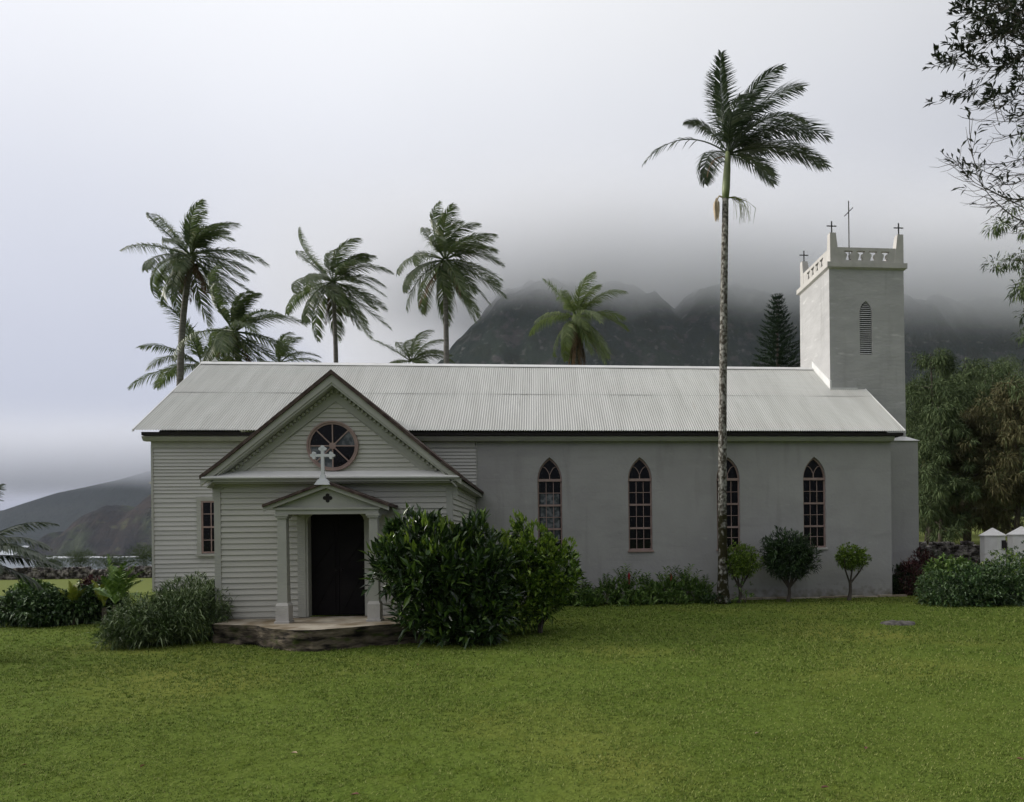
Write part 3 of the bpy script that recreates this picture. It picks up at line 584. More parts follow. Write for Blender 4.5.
for sg in (-1, 1):
    for i in range(26):
        t = (i+.7)/27; x = AXC+sg*hk*t; z = ap.z+(zk-ap.z)*t-.27-.05*(1-t); m = MB(); m.box(x-.026, x+.026, YA-.11, YA-.031, z-.055, z); m.build('dentil', M['trim'], church)
# side eaves: boxed undersides
for sg in (-1, 1):
    m = MB(); xa = AXC+sg*ht; xb = AX1 if sg > 0 else AX0
    m.box(min(xa-sg*.05, xb), max(xa-sg*.05, xb), YF+.3, 21.98, ztip-.14, ztip-.055)
    m.build('side_eave', M['trim'], church)
# pent cornice across the gable
zpt = at(320, 470.5, YA-.03).z; zpl = ztip-.005; zcb = at(320, 478.2, YF).z
m = MB(); m.hexa([(AXC-ht+.03, YF-.01, zpl-.03), (AXC+ht-.03, YF-.01, zpl-.03), (AXC+ht-.25, YA-.005, zpl-.03), (AXC-ht+.25, YA-.005, zpl-.03), (AXC-ht+.03, YF-.01, zpl), (AXC+ht-.03, YF-.01, zpl), (AXC+ht-.25, YA-.005, zpt), (AXC-ht+.25, YA-.005, zpt)])
m.build('pent_top', M['trimlight'], church)
m = MB(); xx0, xx1 = AXC-ht+.06, AXC+ht-.06
for (dx, y0, a, b) in ((0, YF+.02, .031, .06), (.03, YF+.05, .061, .105), (.08, YF+.12, .106, .14)): m.box(xx0+dx, xx1-dx, y0, YA-.002, zpl-b, zpl-a)
m.build('wing_cornice', M['trim'], church)
# gable boarding
gz0 = zpt-.02; slope = (ap.z-zk)/hk
m = MB(); siding(m, (AXC, YA, 0), (1, 0, 0), (0, -1, 0), gz0, ap.z-.6, .100, lambda z: (-(ap.z-.60-z)/slope, (ap.z-.60-z)/slope), .026, .04); m.face((AXC-ht+.3, YA+.004, gz0-.1), (AXC+ht-.3, YA+.004, gz0-.1), (AXC, YA+.004, ap.z-.3))
m.build('gable_boards', M['siding'], church, fix=False)
# walls
DX0 = at(306, 560, YA).x; DX1 = at(367, 560, YA).x; FX0 = at(298, 560, YA).x; FX1 = DX1+(DX0-FX0); DZ1 = at(336, 512, YA).z
m = MB(); zw = zpl-.14
siding(m, (0, YA, 0), (1, 0, 0), (0, -1, 0), zA-.1, zw, .1245, lambda z: (AX0+.1, FX0), .030, .05)
siding(m, (0, YA, 0), (1, 0, 0), (0, -1, 0), zA-.1, zw, .1245, lambda z: (FX1, AX1-.1), .030, .05)
siding(m, (0, YA, 0), (1, 0, 0), (0, -1, 0), DZ1+.1, zw, .1245, lambda z: (FX0, FX1), .030, .05)
siding(m, (AX1, 0, 0), (0, 1, 0), (1, 0, 0), zA-.1, zw, .1245, lambda z: (YA+.1, 22), .028, .05)
siding(m, (AX0, 0, 0), (0, 1, 0), (-1, 0, 0), zA-.1, zw, .1245, lambda z: (YA+.1, 22), .028, .05)
m.build('wing_wall', M['siding'], church, fix=False)
m = MB()
for x, s_ in ((AX0, -1), (AX1, 1)):
    m = MB(); m.box(min(x+s_*.035, x-s_*.10), max(x+s_*.035, x-s_*.10), YA-.036, YA+.10, zA-.1, zw); m.build('corner_board', M['trim'], church)
m = MB(); m.box(AX0-.02, AX1+.02, YA-.039, YA-.001, zw-.05, zw-.001)
m.build('wall_frieze', M['trim'], church)
# rose window
rc = at(333, 446, YA-.03); ro = .555
m = MB(); n = 48
for k in range(n):
    a0, a1 = 2*math.pi*k/n, 2*math.pi*(k+1)/n; c0, s0, c1, s1 = math.cos(a0), math.sin(a0), math.cos(a1), math.sin(a1)
    for (r0, r1, y0, y1) in ((ro-.035, ro+.0, YA-.09, YA-.002), (ro-.075, ro-.036, YA-.07, YA-.002)):
        q = [(rc.x+r0*c0, rc.z+r0*s0), (rc.x+r1*c0, rc.z+r1*s0), (rc.x+r1*c1, rc.z+r1*s1), (rc.x+r0*c1, rc.z+r0*s1)]
        m.hexa([(x, y0, z) for x, z in q]+[(x, y1, z) for x, z in q])
for k in range(8):
    a = math.pi*k/4; bar(m, rc.x+.05*math.cos(a), rc.z+.05*math.sin(a), rc.x+(ro-.06)*math.cos(a), rc.z+(ro-.06)*math.sin(a), .026, YA-.066, YA-.045)
m.prism([(rc.x+.075*math.cos(2*math.pi*k/12), rc.z+.075*math.sin(2*math.pi*k/12)) for k in range(12)], YA-.072, YA-.0455)
rw = m.build('rose_window', M['pink'], church)
m = MB(); m.prism([(rc.x+(ro-.05)*math.cos(2*math.pi*k/32), rc.z+(ro-.05)*math.sin(2*math.pi*k/32)) for k in range(32)], YA-.042, YA-.036); m.build('pane', M['glass'], rw)
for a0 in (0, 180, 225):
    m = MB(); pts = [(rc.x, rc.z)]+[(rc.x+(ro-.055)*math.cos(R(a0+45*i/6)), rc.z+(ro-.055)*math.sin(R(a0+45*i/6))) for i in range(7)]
    m.prism(pts, YA-.0445, YA-.0422); m.build('pane', M['glasslit'], rw)  # lit look of these sectors comes from their paler colour
# doorway
m = MB(); rd = .16
m.box(FX0, DX0, YA-.035, YA+.02, zA, DZ1+.11); m.box(DX1, FX1, YA-.035, YA+.02, zA, DZ1+.11); m.box(DX0, DX1, YA-.035, YA+.02, DZ1, DZ1+.11)
m.box(DX0-.001, DX0+.05, YA-.02, YA+.3, zA, DZ1); m.box(DX1-.05, DX1+.001, YA-.02, YA+.3, zA, DZ1); m.box(DX0+.05, DX1-.05, YA-.02, YA+.3, DZ1-.03, DZ1-.001)
for sg, x in ((1, DX0+.05), (-1, DX1-.05)):
    m.prism([(x, DZ1-.03), (x+sg*rd, DZ1-.03), (x+sg*.08, DZ1-.06), (x+sg*.03, DZ1-.11), (x, DZ1-.19)], YA-.018, YA+.06)
m.build('door_frame', M['trim'], church)
for sg in (-1, 1):
    xm = (DX0+DX1)/2; xa, xb = sorted((xm+sg*.005, (DX0+.052) if sg < 0 else (DX1-.052)))
    m = MB(); m.box(xa, xb, YA+.2, YA+.245, zA+.01, DZ1-.03)
    for (a, b) in ((zA+.12, zA+.95), (zA+1.07, DZ1-.2)):
        m.box(xa+.08, xb-.08, YA+.185, YA+.2, a, b)
        bar(m, xa+.1, a+.03, xb-.1, b-.03 if b-a < 1 else a+.6, .02, YA+.17, YA+.1849)
    dr = m.build('door', M['door'], church)
    m = MB(); m.tube([(xm+sg*.06, YA+.2, zA+1.02), (xm+sg*.06, YA+.14, zA+1.02)], .018, 8); m.build('handle', M['iron'], dr)
# porch hood
YP = 14.92; pa = at(322, 481.5, YP-.02); pl = at(262, 504.5, YP-.02); prr = at(388, 504.5, YP-.02); hw_ = (prr.x-pl.x)/2; PXc = (pl.x+prr.x)/2; zt_ = (pl.z+prr.z)/2
pp = [(PXc-hw_, zt_), (PXc, pa.z), (PXc+hw_, zt_)]
def strip3(m, d0, d1, y0, y1, inset=0):
    s_ = (pa.z-zt_)/hw_; h = hw_-inset; zz = zt_+inset*s_
    for sg in (-1, 1):
        q = [(PXc+sg*h, zz-d0), (PXc, pa.z-d0), (PXc, pa.z-d1), (PXc+sg*h, zz-d1)]; m.hexa([(x, y0, z) for x, z in q]+[(x, y1, z) for x, z in q])
m = MB(); strip3(m, -.01, .045, YP-.03, YA-.02); m.build('hood_roof', M['shingle'], church)
m = MB(); strip3(m, .046, .13, YP+.02, YP+.08); zE1 = at(330, 507.2, YP+.1).z; zE0 = at(330, 515, YP+.1).z; cl = at(275.5, 511, YP+.1).x; crr = 2*PXc-cl
zpb = zE1
qc = at(326, 498, YP+.13); xs0, xs1 = PXc-hw_+.22, PXc+hw_-.22; s_ = (pa.z-zt_)/hw_; m.prism([(xs0, zpb), (xs1, zpb), (xs1, zpb+.03), (PXc, pa.z-.13), (xs0, zpb+.03)], YP+.13, YP+.17)
m.build('hood_pediment', M['trim'], church)
m = MB()
for (dx, dz) in ((0, .055), (0, -.055), (.055, 0), (-.055, 0)): m.prism([(PXc+dx+.042*math.cos(2*math.pi*k/14), qc.z+dz+.042*math.sin(2*math.pi*k/14)) for k in range(14)], YP+.124+.0007*(dx > 0)+.0013*(dz > 0)+.002*(dz < 0), YP+.1295)
m.box(PXc-.04, PXc+.04, YP+.1225, YP+.1296, qc.z-.04, qc.z+.04); m.build('quatrefoil', M['shadowgap'], church)  # dark plates paint the shaded hole; nothing is cut through
m = MB(); m.box(cl-.04, crr+.04, YP+.06, YP+.12, zE1-.05, zE1-.001); m.box(cl, crr, YP+.09, YP+.25, zE0+.02, zE1-.051)
for sg in (-1, 1): x = PXc+sg*((crr-cl)/2-.09); m.box(x-.08, x+.08, YP+.25, YA-.03, zE0+.02, zE1-.051)
m.box(cl+.02, crr-.02, YP+.2, YA-.03, zE1-.0505, zE1-.03)
m.build('hood_beam', M['trim'], church)
for px_ in (283.3, 374.3):
    c = at(px_, 560, YP+.17); x = c.x; y = YP+.19
    m = MB(); zb = .42; zt2 = zE0+.018; zbl = at(280, 603, YP+.1).z; hw1, hw0 = .085, .10
    m.hexa([(x-hw0, y-hw0, zbl), (x+hw0, y-hw0, zbl), (x+hw0, y+hw0, zbl), (x-hw0, y+hw0, zbl), (x-hw1, y-hw1, zt2-.08), (x+hw1, y-hw1, zt2-.08), (x+hw1, y+hw1, zt2-.08), (x-hw1, y+hw1, zt2-.08)])
    m.box(x-.115, x+.115, y-.115, y+.115, zt2-.079, zt2-.04); m.box(x-.14, x+.14, y-.13, y+.14, zt2-.039, zt2)
    cm = m.build('portico_column', M['trim'], church)
    m = MB(); h = .13; hh = .105; m.hexa([(x-h, y-h, zb-.02), (x+h, y-h, zb-.02), (x+h, y+h, zb-.02), (x-h, y+h, zb-.02), (x-h, y-h, zbl-.06), (x+h, y-h, zbl-.06), (x+h, y+h, zbl-.06), (x-h, y+h, zbl-.06)])
    m.hexa([(x-h, y-h, zbl-.059), (x+h, y-h, zbl-.059), (x+h, y+h, zbl-.059), (x-h, y+h, zbl-.059), (x-hh, y-hh, zbl+.001), (x+hh, y-hh, zbl+.001), (x+hh, y+hh, zbl+.001), (x-hh, y+hh, zbl+.001)])
    m.box(x-h-.02, x+h+.02, y-h-.03, y+h+.02, zb-.03, zb+.025); m.build('column_base', M['cement'], cm)
# budded white cross on the hood
c0 = at(323, 482, YP+.02); ct = at(323, 446, YP+.02); ca = at(323, 455.5, YP+.02); al = .215; m = MB(); cx_ = c0.x; y0, y1 = YP-.01, YP+.05
m.hexa([(cx_-.16, y0-.04, c0.z-.06), (cx_+.16, y0-.04, c0.z-.06), (cx_+.16, y1+.04, c0.z-.06), (cx_-.16, y1+.04, c0.z-.06), (cx_-.09, y0-.02, c0.z+.05), (cx_+.09, y0-.02, c0.z+.05), (cx_+.09, y1+.02, c0.z+.05), (cx_-.09, y1+.02, c0.z+.05)])
m.hexa([(cx_-.07, y0-.01, c0.z+.051), (cx_+.07, y0-.01, c0.z+.051), (cx_+.07, y1+.01, c0.z+.051), (cx_-.07, y1+.01, c0.z+.051), (cx_-.045, y0, c0.z+.15), (cx_+.045, y0, c0.z+.15), (cx_+.045, y1, c0.z+.15), (cx_-.045, y1, c0.z+.15)])
m.box(cx_-.03, cx_+.03, y0, y1, c0.z+.151, ct.z-.05); m.box(cx_-al+.03, cx_-.0301, y0, y1, ca.z-.028, ca.z+.028); m.box(cx_+.0301, cx_+al-.03, y0, y1, ca.z-.028, ca.z+.028)
for (ex, ez, dx, dz) in ((cx_, ct.z-.05, 0, 1), (cx_-al+.03, ca.z, -1, 0), (cx_+al-.03, ca.z, 1, 0)):
    for i, (ox, oz) in enumerate(((dx*.03, dz*.03), (dz*.045-dx*.012, dx*.045-dz*.012), (-dz*.045-dx*.012, -dx*.045-dz*.012))):
        m.prism([(ex+ox+.034*math.cos(2*math.pi*k/12), ez+oz+.034*math.sin(2*math.pi*k/12)) for k in range(12)], y0-.004-.001*i, y1+.003+.001*i)
m.build('budded_cross', M['white'], church)
# --- stone platform
def slab(m, edge, back, z0, z1, seed, rows=9, amp=.05):
    """ragged-edged slab; edge = list of (x, y) along its front, left to right"""
    E = []
    for (a, b) in zip(edge, edge[1:]):
        n = max(2, int((Vector(b)-Vector(a)).length/.07))
        for i in range(n): E.append(Vector(a).lerp(Vector(b), i/n))
    E.append(Vector(edge[-1])); n = len(E); top = []; prev = None
    for k in range(rows+1):
        t = k/rows; z = z1+(z0-z1)*t; ring = []
        for i, p in enumerate(E):
            q = float(fbm(np.array(p.x*3.1+seed), np.array(p.y*3+z*5.5+seed), 4))
            d = amp*q*4*min(1, t*4+.25)+.02*math.sin(t*math.pi)
            zz = z+(.025*float(fbm(np.array(p.x*4+seed), np.array(p.y*4), 3)) if k == 0 else 0)
            if k == 0: zz = z+.02*float(fbm(np.array(p.x*2+seed), np.array(0.+seed), 3))
            ring.append(m.vert((p.x, p.y+d, zz)))
        if prev:
            for i in range(n-1): m.f.append((prev[i], prev[i+1], ring[i+1], ring[i]))
        else: top = ring
        prev = ring
    return E, top
e1 = [at_z(x, y, .41).to_2d() for x, y in ((212, 624), (235, 625), (256, 625.6), (262, 627.2), (274, 629), (295, 630.3), (315, 630), (342, 628), (376, 625), (400, 623.5), (425, 622))]
e1 = [Vector((e1[0].x, YA+.1))]+e1+[Vector((e1[-1].x+.3, YA+.1))]
plat = empty('stone_platform', (AXC, 15, 0), 'weathered rough stone platform under the porch columns and dark double door', 'platform')
m = MB(); E1, top = slab(m, e1, None, -.12, .41, 3.3); m.build('stone_face', M['rock'], plat, smooth=True, fix=False)
m = MB(); m.f.append(tuple(m.vert((p.x, p.y+.015, .405)) for p in E1)); m.build('paving', M['paving'], plat)
e2 = [at_z(x, y, .12).to_2d() for x, y in ((330, 641), (345, 638), (365, 640), (390, 636), (415, 636), (440, 634))]
m = MB(); E2, t2 = slab(m, [Vector((e2[0].x-.05, 14.6))]+e2+[Vector((e2[-1].x, 14.9))], None, -.12, .15, 8.1, 5, .04); m.f.append(tuple(m.vert((p.x, p.y+.01, .15)) for p in E2)); m.build('mossy_step', M['mossrock'], plat, fix=False)

# ================================================================== VEGETATION
def leaves(P, D, Ln, Wd, fold=.25, droop=.25, nrm=None):
    """leaf-shaped faces: P base points, D directions, two folded halves with a bent tip"""
    P = np.asarray(P); n = len(P); D = D/np.linalg.norm(D, axis=1, keepdims=True)
    U = np.tile([0., 0, 1], (n, 1))+rng.normal(0, .35, (n, 3)) if nrm is None else nrm
    Sd = np.cross(D, U); Sd /= np.linalg.norm(Sd, axis=1, keepdims=True)+1e-6; Nn = np.cross(Sd, D)
    Ln = np.asarray(Ln)[:, None]*np.ones((n, 1)); Wd = np.asarray(Wd)[:, None]*np.ones((n, 1))
    mid = P+D*Ln*.5; tip = P+D*Ln-np.array([0, 0, 1.])*Ln*droop; lift = Nn*Wd*fold
    a = mid+Sd*Wd*.5+lift; b = mid-Sd*Wd*.5+lift; mid = mid-lift*.2
    V = np.stack([P, a, tip, b, mid], 1).reshape(-1, 3); i = np.arange(n)[:, None]*5
    F = np.concatenate([i+[0, 1, 4], i+[1, 2, 4], i+[4, 2, 3], i+[0, 4, 3]], 0)
    return V, F
def join(parts):
    V = []; F = []; o = 0
    for v, f in parts: V.append(v); F.append(f+o); o += len(v)
    return np.concatenate(V), np.concatenate(F)
def rdir(n, up_=0.):
    d = rng.normal(size=(n, 3)); d[:, 2] += up_; return d/np.linalg.norm(d, axis=1, keepdims=True)
def rosettes(ells, n, m_, Ln, Wd, up_=.55, shell=.55, droop=.25, spread=1., zmin=None):
    """n leaf whorls of m_ leaves on and inside a set of ellipsoids (cx,cy,cz,rx,ry,rz)"""
    E_ = np.array(ells); vol = (E_[:, 3]*E_[:, 4]+E_[:, 5]*E_[:, 3]); k = rng.choice(len(E_), n, p=vol/vol.sum()); d = rdir(n)
    rr = shell+(1.04-shell)*rng.random(n)**.6; bump = 1+.34*(fbm(d[:, 0]*2.2+k*7, d[:, 2]*2.2+d[:, 1]*1.7, 3)*2)
    C = E_[k, :3]+d*E_[k, 3:]*(rr*bump)[:, None]
    if zmin is not None: ok = C[:, 2] > zmin; C = C[ok]; d = d[ok]; n = len(C)
    C = np.repeat(C, m_, 0); dd = np.repeat(d, m_, 0); A = dd*.75+np.array([0, 0, up_])+rng.normal(0, .55*spread, C.shape)
    j = C+rng.normal(0, .2, C.shape)*Ln
    return leaves(j, A, Ln*rng.uniform(.6, 1.2, len(C)), Wd*rng.uniform(.7, 1.2, len(C)), droop=droop*rng.uniform(.2, 1.6, (len(C), 1)))
def stems(base, ells, n, r0, wander=.1, depth_=.75):
    m = MB(base); base = Vector(base)
    for i in range(n):
        e = random.choice(ells); d = Vector(rdir(1)[0]); t = Vector(e[:3])+Vector((d.x*e[3], d.y*e[4], abs(d.z)*e[5]))*depth_*random.random()
        b = base+Vector((random.uniform(-1, 1), random.uniform(-1, 1), 0))*r0*(1.5 if n > 3 else 0)
        pts = []; 
        for k in range(6):
            q = k/5; p = b.lerp(t, q)+Vector((random.uniform(-1, 1), random.uniform(-1, 1), 0))*wander*math.sin(q*3); p.x += (t.x-b.x)*(q**1.6-q)*.5; p.y += (t.y-b.y)*(q**1.6-q)*.5; pts.append(p)
        m.tube(pts, [r0*(1-.75*k/5)/(n**.3) for k in range(6)], 6)
    return m
def shrub(name, label, cat, base, ells, n, m_, Ln, Wd, lm, group=None, nst=7, r0=.03, up_=.55, shell=.55, droop=.25, kind=None, spread=1., zmin=None, parts_extra=None, barkm=None):
    base = Vector(base); base.z = float(ground_h(base.x, base.y)); root = empty(name, base, label, cat, group)
    V, F = rosettes(ells, n, m_, Ln, Wd, up_, shell, droop, spread, base.z+.03 if zmin is None else zmin)
    np_mesh('foliage', V, F, lm, root, False, base); stems(base, ells, nst, r0).build('stem', barkm or M['bark'], root)
    return root
def new_growth(root, ells, n, m_, Ln, Wd, lm):
    out_ = []
    for e in ells: out_.append((e[0], e[1], e[2]+e[5]*.25, e[3]*.9, e[4]*.9, e[5]*.82))
    zc_ = np.mean([e[2] for e in ells]); V, F = rosettes(out_, n, m_, Ln, Wd, 1.1, .92, .05, .7, float(zc_)+.25); np_mesh('new_leaves', V, F, lm, root, False, root.location)
def E(x0, x1, y0, y1, Y, ry, dz=0):
    """ellipsoid that fills a box seen at depth Y"""
    a = at(x0, y1, Y); b = at(x1, y0, Y); return ((a.x+b.x)/2, Y, (a.z+b.z)/2+dz, (b.x-a.x)/2, ry, (b.z-a.z)/2)
def gpt(x, y): # ground point seen at x,y
    p = at_z(x, y, 0.); 
    for _ in range(8): p = at_z(x, y, float(ground_h(p.x, p.y)))
    return p
# --- big shrubs by the porch
Y1 = 14.35
bigA = shrub('broadleaf_shrub', 'large dark glossy shrub hiding the right porch column', 'shrub', (at(445, 600, Y1).x, Y1, 0),
      [E(384, 478, 524, 604, Y1, .95), E(370, 425, 540, 596, Y1-.1, .7), E(420, 512, 532, 618, Y1+.2, .9), E(398, 470, 560, 640, Y1, .6), E(450, 512, 550, 644, Y1+.2, .7), E(430, 500, 590, 648, Y1-.1, .6), E(418, 440, 512, 545, Y1, .35), E(468, 484, 518, 548, Y1, .3), E(392, 410, 524, 550, Y1, .3)], 1000, 9, .29, .088, M['leafbig'], nst=22, r0=.05, droop=.14, up_=.75, shell=.35)
new_growth(bigA, [E(384, 478, 524, 604, Y1, .95), E(370, 425, 540, 596, Y1-.1, .7), E(420, 512, 532, 618, Y1+.2, .9)], 130, 7, .22, .06, M['sprout'])
Y2 = 15.6
bigB = shrub('broadleaf_shrub', 'bushy shrub with lime green tops in front of the first pointed window', 'shrub', (at(540, 600, Y2).x, Y2, 0),
      [E(500, 548, 536, 600, Y2, .8), E(532, 577, 552, 600, Y2+.1, .7), E(488, 545, 560, 634, Y2, .7), E(530, 565, 575, 620, Y2, .5), E(512, 528, 522, 545, Y2, .25), E(543, 556, 534, 560, Y2, .3)], 800, 10, .18, .07, M['leaflime'], nst=18, r0=.04, droop=.15, up_=.7, shell=.35)
new_growth(bigB, [E(498, 556, 524, 600, Y2, .8), E(530, 578, 540, 596, Y2+.1, .7)], 170, 8, .14, .055, M['sprout'])
g = 'ginger plants along the stucco wall'
hed = [(560, 586, 14), (583, 590, 17), (606, 588, 17), (628, 580, 18), (651, 584, 17), (668, 580, 16), (686, 578, 16), (703, 588, 14), (590, 600, 20), (640, 600, 22), (676, 600, 20)]
HL = ['low leafy plant touching the lime topped shrub', 'feathery ginger plant left of the first red spike', 'ginger plant with one tall bare shoot', 'ginger plant carrying the left red flower spike', 'ginger plant between the two red flower spikes', 'ginger plant carrying the right red flower spike', 'ginger plant with arching fronds right of both red spikes', 'last low ginger plant before the tall palm trunk', 'low front row plant nearest the big shrubs', 'middle plant of the low front row', 'low front row plant nearest the palm']
for i, (x, y, wd) in enumerate(hed):
    Yh = 21.35-.0*i-(.45 if i > 7 else 0); b = at(x, 600, Yh); r = shrub('ginger_plant', HL[i], 'plant', (b.x, Yh, 0), [E(x-wd, x+wd, y, 613 if i > 7 else 611, Yh, .32)], 75, 7, .22, .07, M['leafginger'], group=g, nst=6, r0=.012, shell=.2, up_=.6, zmin=.02, droop=.12)
    m_ = MB((b.x, Yh, 0))
    P = []; D = []
    for k in range(8):        # arching shoots with paired leaves
        a = random.uniform(-1.2, 1.2); hh = at(x, y-8, Yh).z*random.uniform(.8, 1.2); pts = [Vector((b.x+a*.32*t**1.5, Yh-.1*t, hh*(t-.12*t*t*abs(a)))) for t in (0, .25, .5, .75, 1)]
        m_.tube(pts, [.012, .01, .008, .006, .003], 5)
        for t in np.linspace(.45, 1, 9):
            p = pts[0].lerp(pts[4], t); q = Vector((b.x+a*.32*t**1.5, Yh-.1*t, hh*(t-.12*t*t*abs(a))))
            for s_ in (-1, 1): P.append(q); D.append((s_*.7+a*.2, random.uniform(-.5, .3), random.uniform(.5, 1.1)))
    m_.build('shoot', M['rib'], r)
    V, F = leaves(P, np.array(D, float), np.full(len(P), .20), np.full(len(P), .05), droop=.25); np_mesh('shoot_leaves', V, F, M['leafginger'], r, False, (b.x, Yh, 0))
for x, y, pi in ((629, 574, 3), (671, 575, 5)):
    p = at(x, y, 21.3); rts = [o for o in COL.objects if o.get('label') == HL[pi]]
    m = MB(p); m.lathe(p.x, p.y, [(.012, p.z-.32), (.03, p.z-.2), (.042, p.z-.08), (.03, p.z), (.006, p.z+.07)], 8); m.build('flower_spike', M['redflower'], rts[0])
# --- clipped little trees
def topiary(x, base_y, box, lm, label, Ln, n, trunkx=None, Yt=21.0, splay=4, ry=.5, Wd=.035):
    e = E(*box, Yt, ry); b = at(x, base_y, Yt); b = Vector((b.x, Yt, 0)); root = empty('topiary_tree', b, label, 'topiary', 'small trimmed trees along the stucco wall')
    n = int(n*1.8); V, F = rosettes([e, (e[0]-.1, e[1], e[2]-e[5]*.3, e[3]*.75, e[4]*.7, e[5]*.7)], n, 8, Ln, Wd, .5, .45, .2, zmin=e[2]-e[5]*1.1); np_mesh('foliage', V, F, lm, root, False, b)
    m = MB(b); mid = Vector((b.x+(e[0]-b.x)*.35, Yt, (e[2]-e[5])*.62)); m.tube([b, b.lerp(mid, .5)+Vector((.03, 0, 0)), mid], [.07, .052, .05], 8)
    m.build('trunk', M['bark'], root)
    m = MB(b)
    for k in range(splay):
        a = (k/(splay-1)-.5)*2; t = Vector((e[0]+a*e[3]*.75, Yt+random.uniform(-.25, .25), e[2]-e[5]*.1)); m.tube([mid+V_((a*.02, 0, -.06)), mid.lerp(t, .5)+Vector((a*.05, 0, -.03)), t], [.035, .026, .012], 6)
    m.build('branches', M['bark'], root); return root
topiary(739, 604, (723, 760, 544, 576), M['leaftop'], 'small lollipop tree touching the tall palm trunk', .09, 420, ry=.42)
topiary(788, 604, (764, 818, 533, 576), M['leafdark'], 'dark long leaved multi stemmed tree below the last pointed window', .2, 420, splay=6, ry=.6, Wd=.04)
topiary(849, 602, (837, 868, 545, 569), M['leaftop'], 'smallest clipped tree standing alone before bare stucco', .085, 330, splay=3, ry=.36)
# sprouts at the palm foot
shrub('small_plant', 'sparse leafy sprout between the palm trunk and the first clipped tree', 'plant', (at(744, 600, 21).x, 20.9, 0), [E(732, 752, 566, 608, 20.9, .2)], 26, 5, .13, .05, M['leafginger'], nst=3, r0=.01, shell=.3)
shrub('small_plant', 'low dark plant at the left foot of the tall palm', 'plant', (at(714, 604, 20.9).x, 20.9, 0), [E(702, 732, 592, 612, 20.8, .25)], 70, 6, .15, .045, M['leafdark'], nst=3, r0=.01, shell=.2)
# --- right side
shrub('dark_shrub', 'dark round shrub in the corner beside the tower base', 'shrub', (at(905, 590, 22.8).x, 22.8, 0), [E(892, 922, 567, 602, 22.8, .5)], 420, 7, .15, .045, M['leafdark'], nst=6)
gb = 'shrubs of the right hand bed'
for i, (bx, Yb, n, lm, lab, Ln) in enumerate([
    ((922, 966, 574, 616), 19.3, 520, 'leafbed', 'low left end shrub of the right bed', .16), ((955, 1004, 566, 616), 19.2, 620, 'leafbed', 'broad leaved shrub in front of the left white pillar', .19),
    ((990, 1040, 560, 618), 19.1, 620, 'leafbed', 'shrub at the lower right edge of the photo', .16), ((932, 975, 560, 592), 20.6, 420, 'leafginger', 'big leaved plant behind the low left end shrub', .22),
    ((985, 1032, 552, 600), 20.4, 520, 'leaflime', 'yellow green shrub right of the left white pillar', .13), ((1015, 1075, 540, 612), 20.6, 620, 'leafbed', 'tall shrub hiding the right white pillar foot', .16)]):
    shrub('bed_shrub', lab, 'shrub', (at((bx[0]+bx[1])/2, 600, Yb).x, Yb, 0), [E(*bx, Yb, .7), E(bx[0]+6, bx[1]-4, bx[2]+14, bx[3]+3, Yb-.3, .5)], n, 7, Ln, Ln*.36, M[lm], group=gb, nst=8, r0=.02, droop=.35)
for i, (x0, x1, y0, y1, Yb, lab, lm, n) in enumerate([(902, 922, 562, 602, 22.4, 'small dark red shrub leaning on the tower base', 'red', 300), (914, 936, 552, 596, 23.5, 'red leaved croton shrub with pale blooms', 'red', 420), (938, 958, 566, 594, 24.2, 'crimson shrub in the middle of the red row', 'red', 380), (960, 982, 564, 594, 23.6, 'variegated dark red shrub beside the left white pillar', 'red', 360), (922, 950, 552, 572, 25.0, 'pale blossomed shrub above the red row', 'pale', 300)]):
    shrub('croton_shrub', lab, 'shrub', (at((x0+x1)/2, 590, Yb).x, Yb, 0), [E(x0, x1, y0, y1, Yb, .5)], n, 6, .14, .05, M[lm], group='red leaved shrubs by the stone wall', nst=7, r0=.015)
# white gate pillars with pointed caps
def pillar(x0, x1, ytip, ysh, Yp, label):
    a = at(x0, 540, Yp); b = at(x1, 540, Yp); cx_ = (a.x+b.x)/2; r = (b.x-a.x)/2; zs = at(x0, ysh, Yp).z; zt = at(x0, ytip, Yp).z; gz = float(ground_h(cx_, Yp))
    root = empty('gate_pillar', (cx_, Yp, gz), label, 'pillar', 'white pillars at the gate'); ph_ = .30
    m = MB((cx_, Yp, gz)); m.lathe(cx_, Yp, [(r*.93, gz-.2), (r*.93, zs-.01)], 6, ph_); m.build('shaft', M['pillar'], root, bevel=.012)
    m = MB((cx_, Yp, gz)); m.lathe(cx_, Yp, [(r*1.02, zs-.009), (r*1.03, zs+.02), (.02, zt)], 6, ph_); m.build('cap', M['pillar'], root)
    m = MB((cx_, Yp, gz)); nx = cx_+r*.30; ny = Yp-r*.80-.02; m.box(nx-.02, nx+.13, ny, ny+.14, zs-.46, zs-.16, None); m.build('niche', M['shadowgap'], root)  # dark box paints the shade of a recess; shaft is not cut
pillar(981, 1004, 528, 536, 24.0, 'complete white hexagonal pillar with pointed cap rising from the bed'); pillar(1009, 1034, 526.5, 535, 24.0, 'white pointed pillar cut by the right edge of the photo')
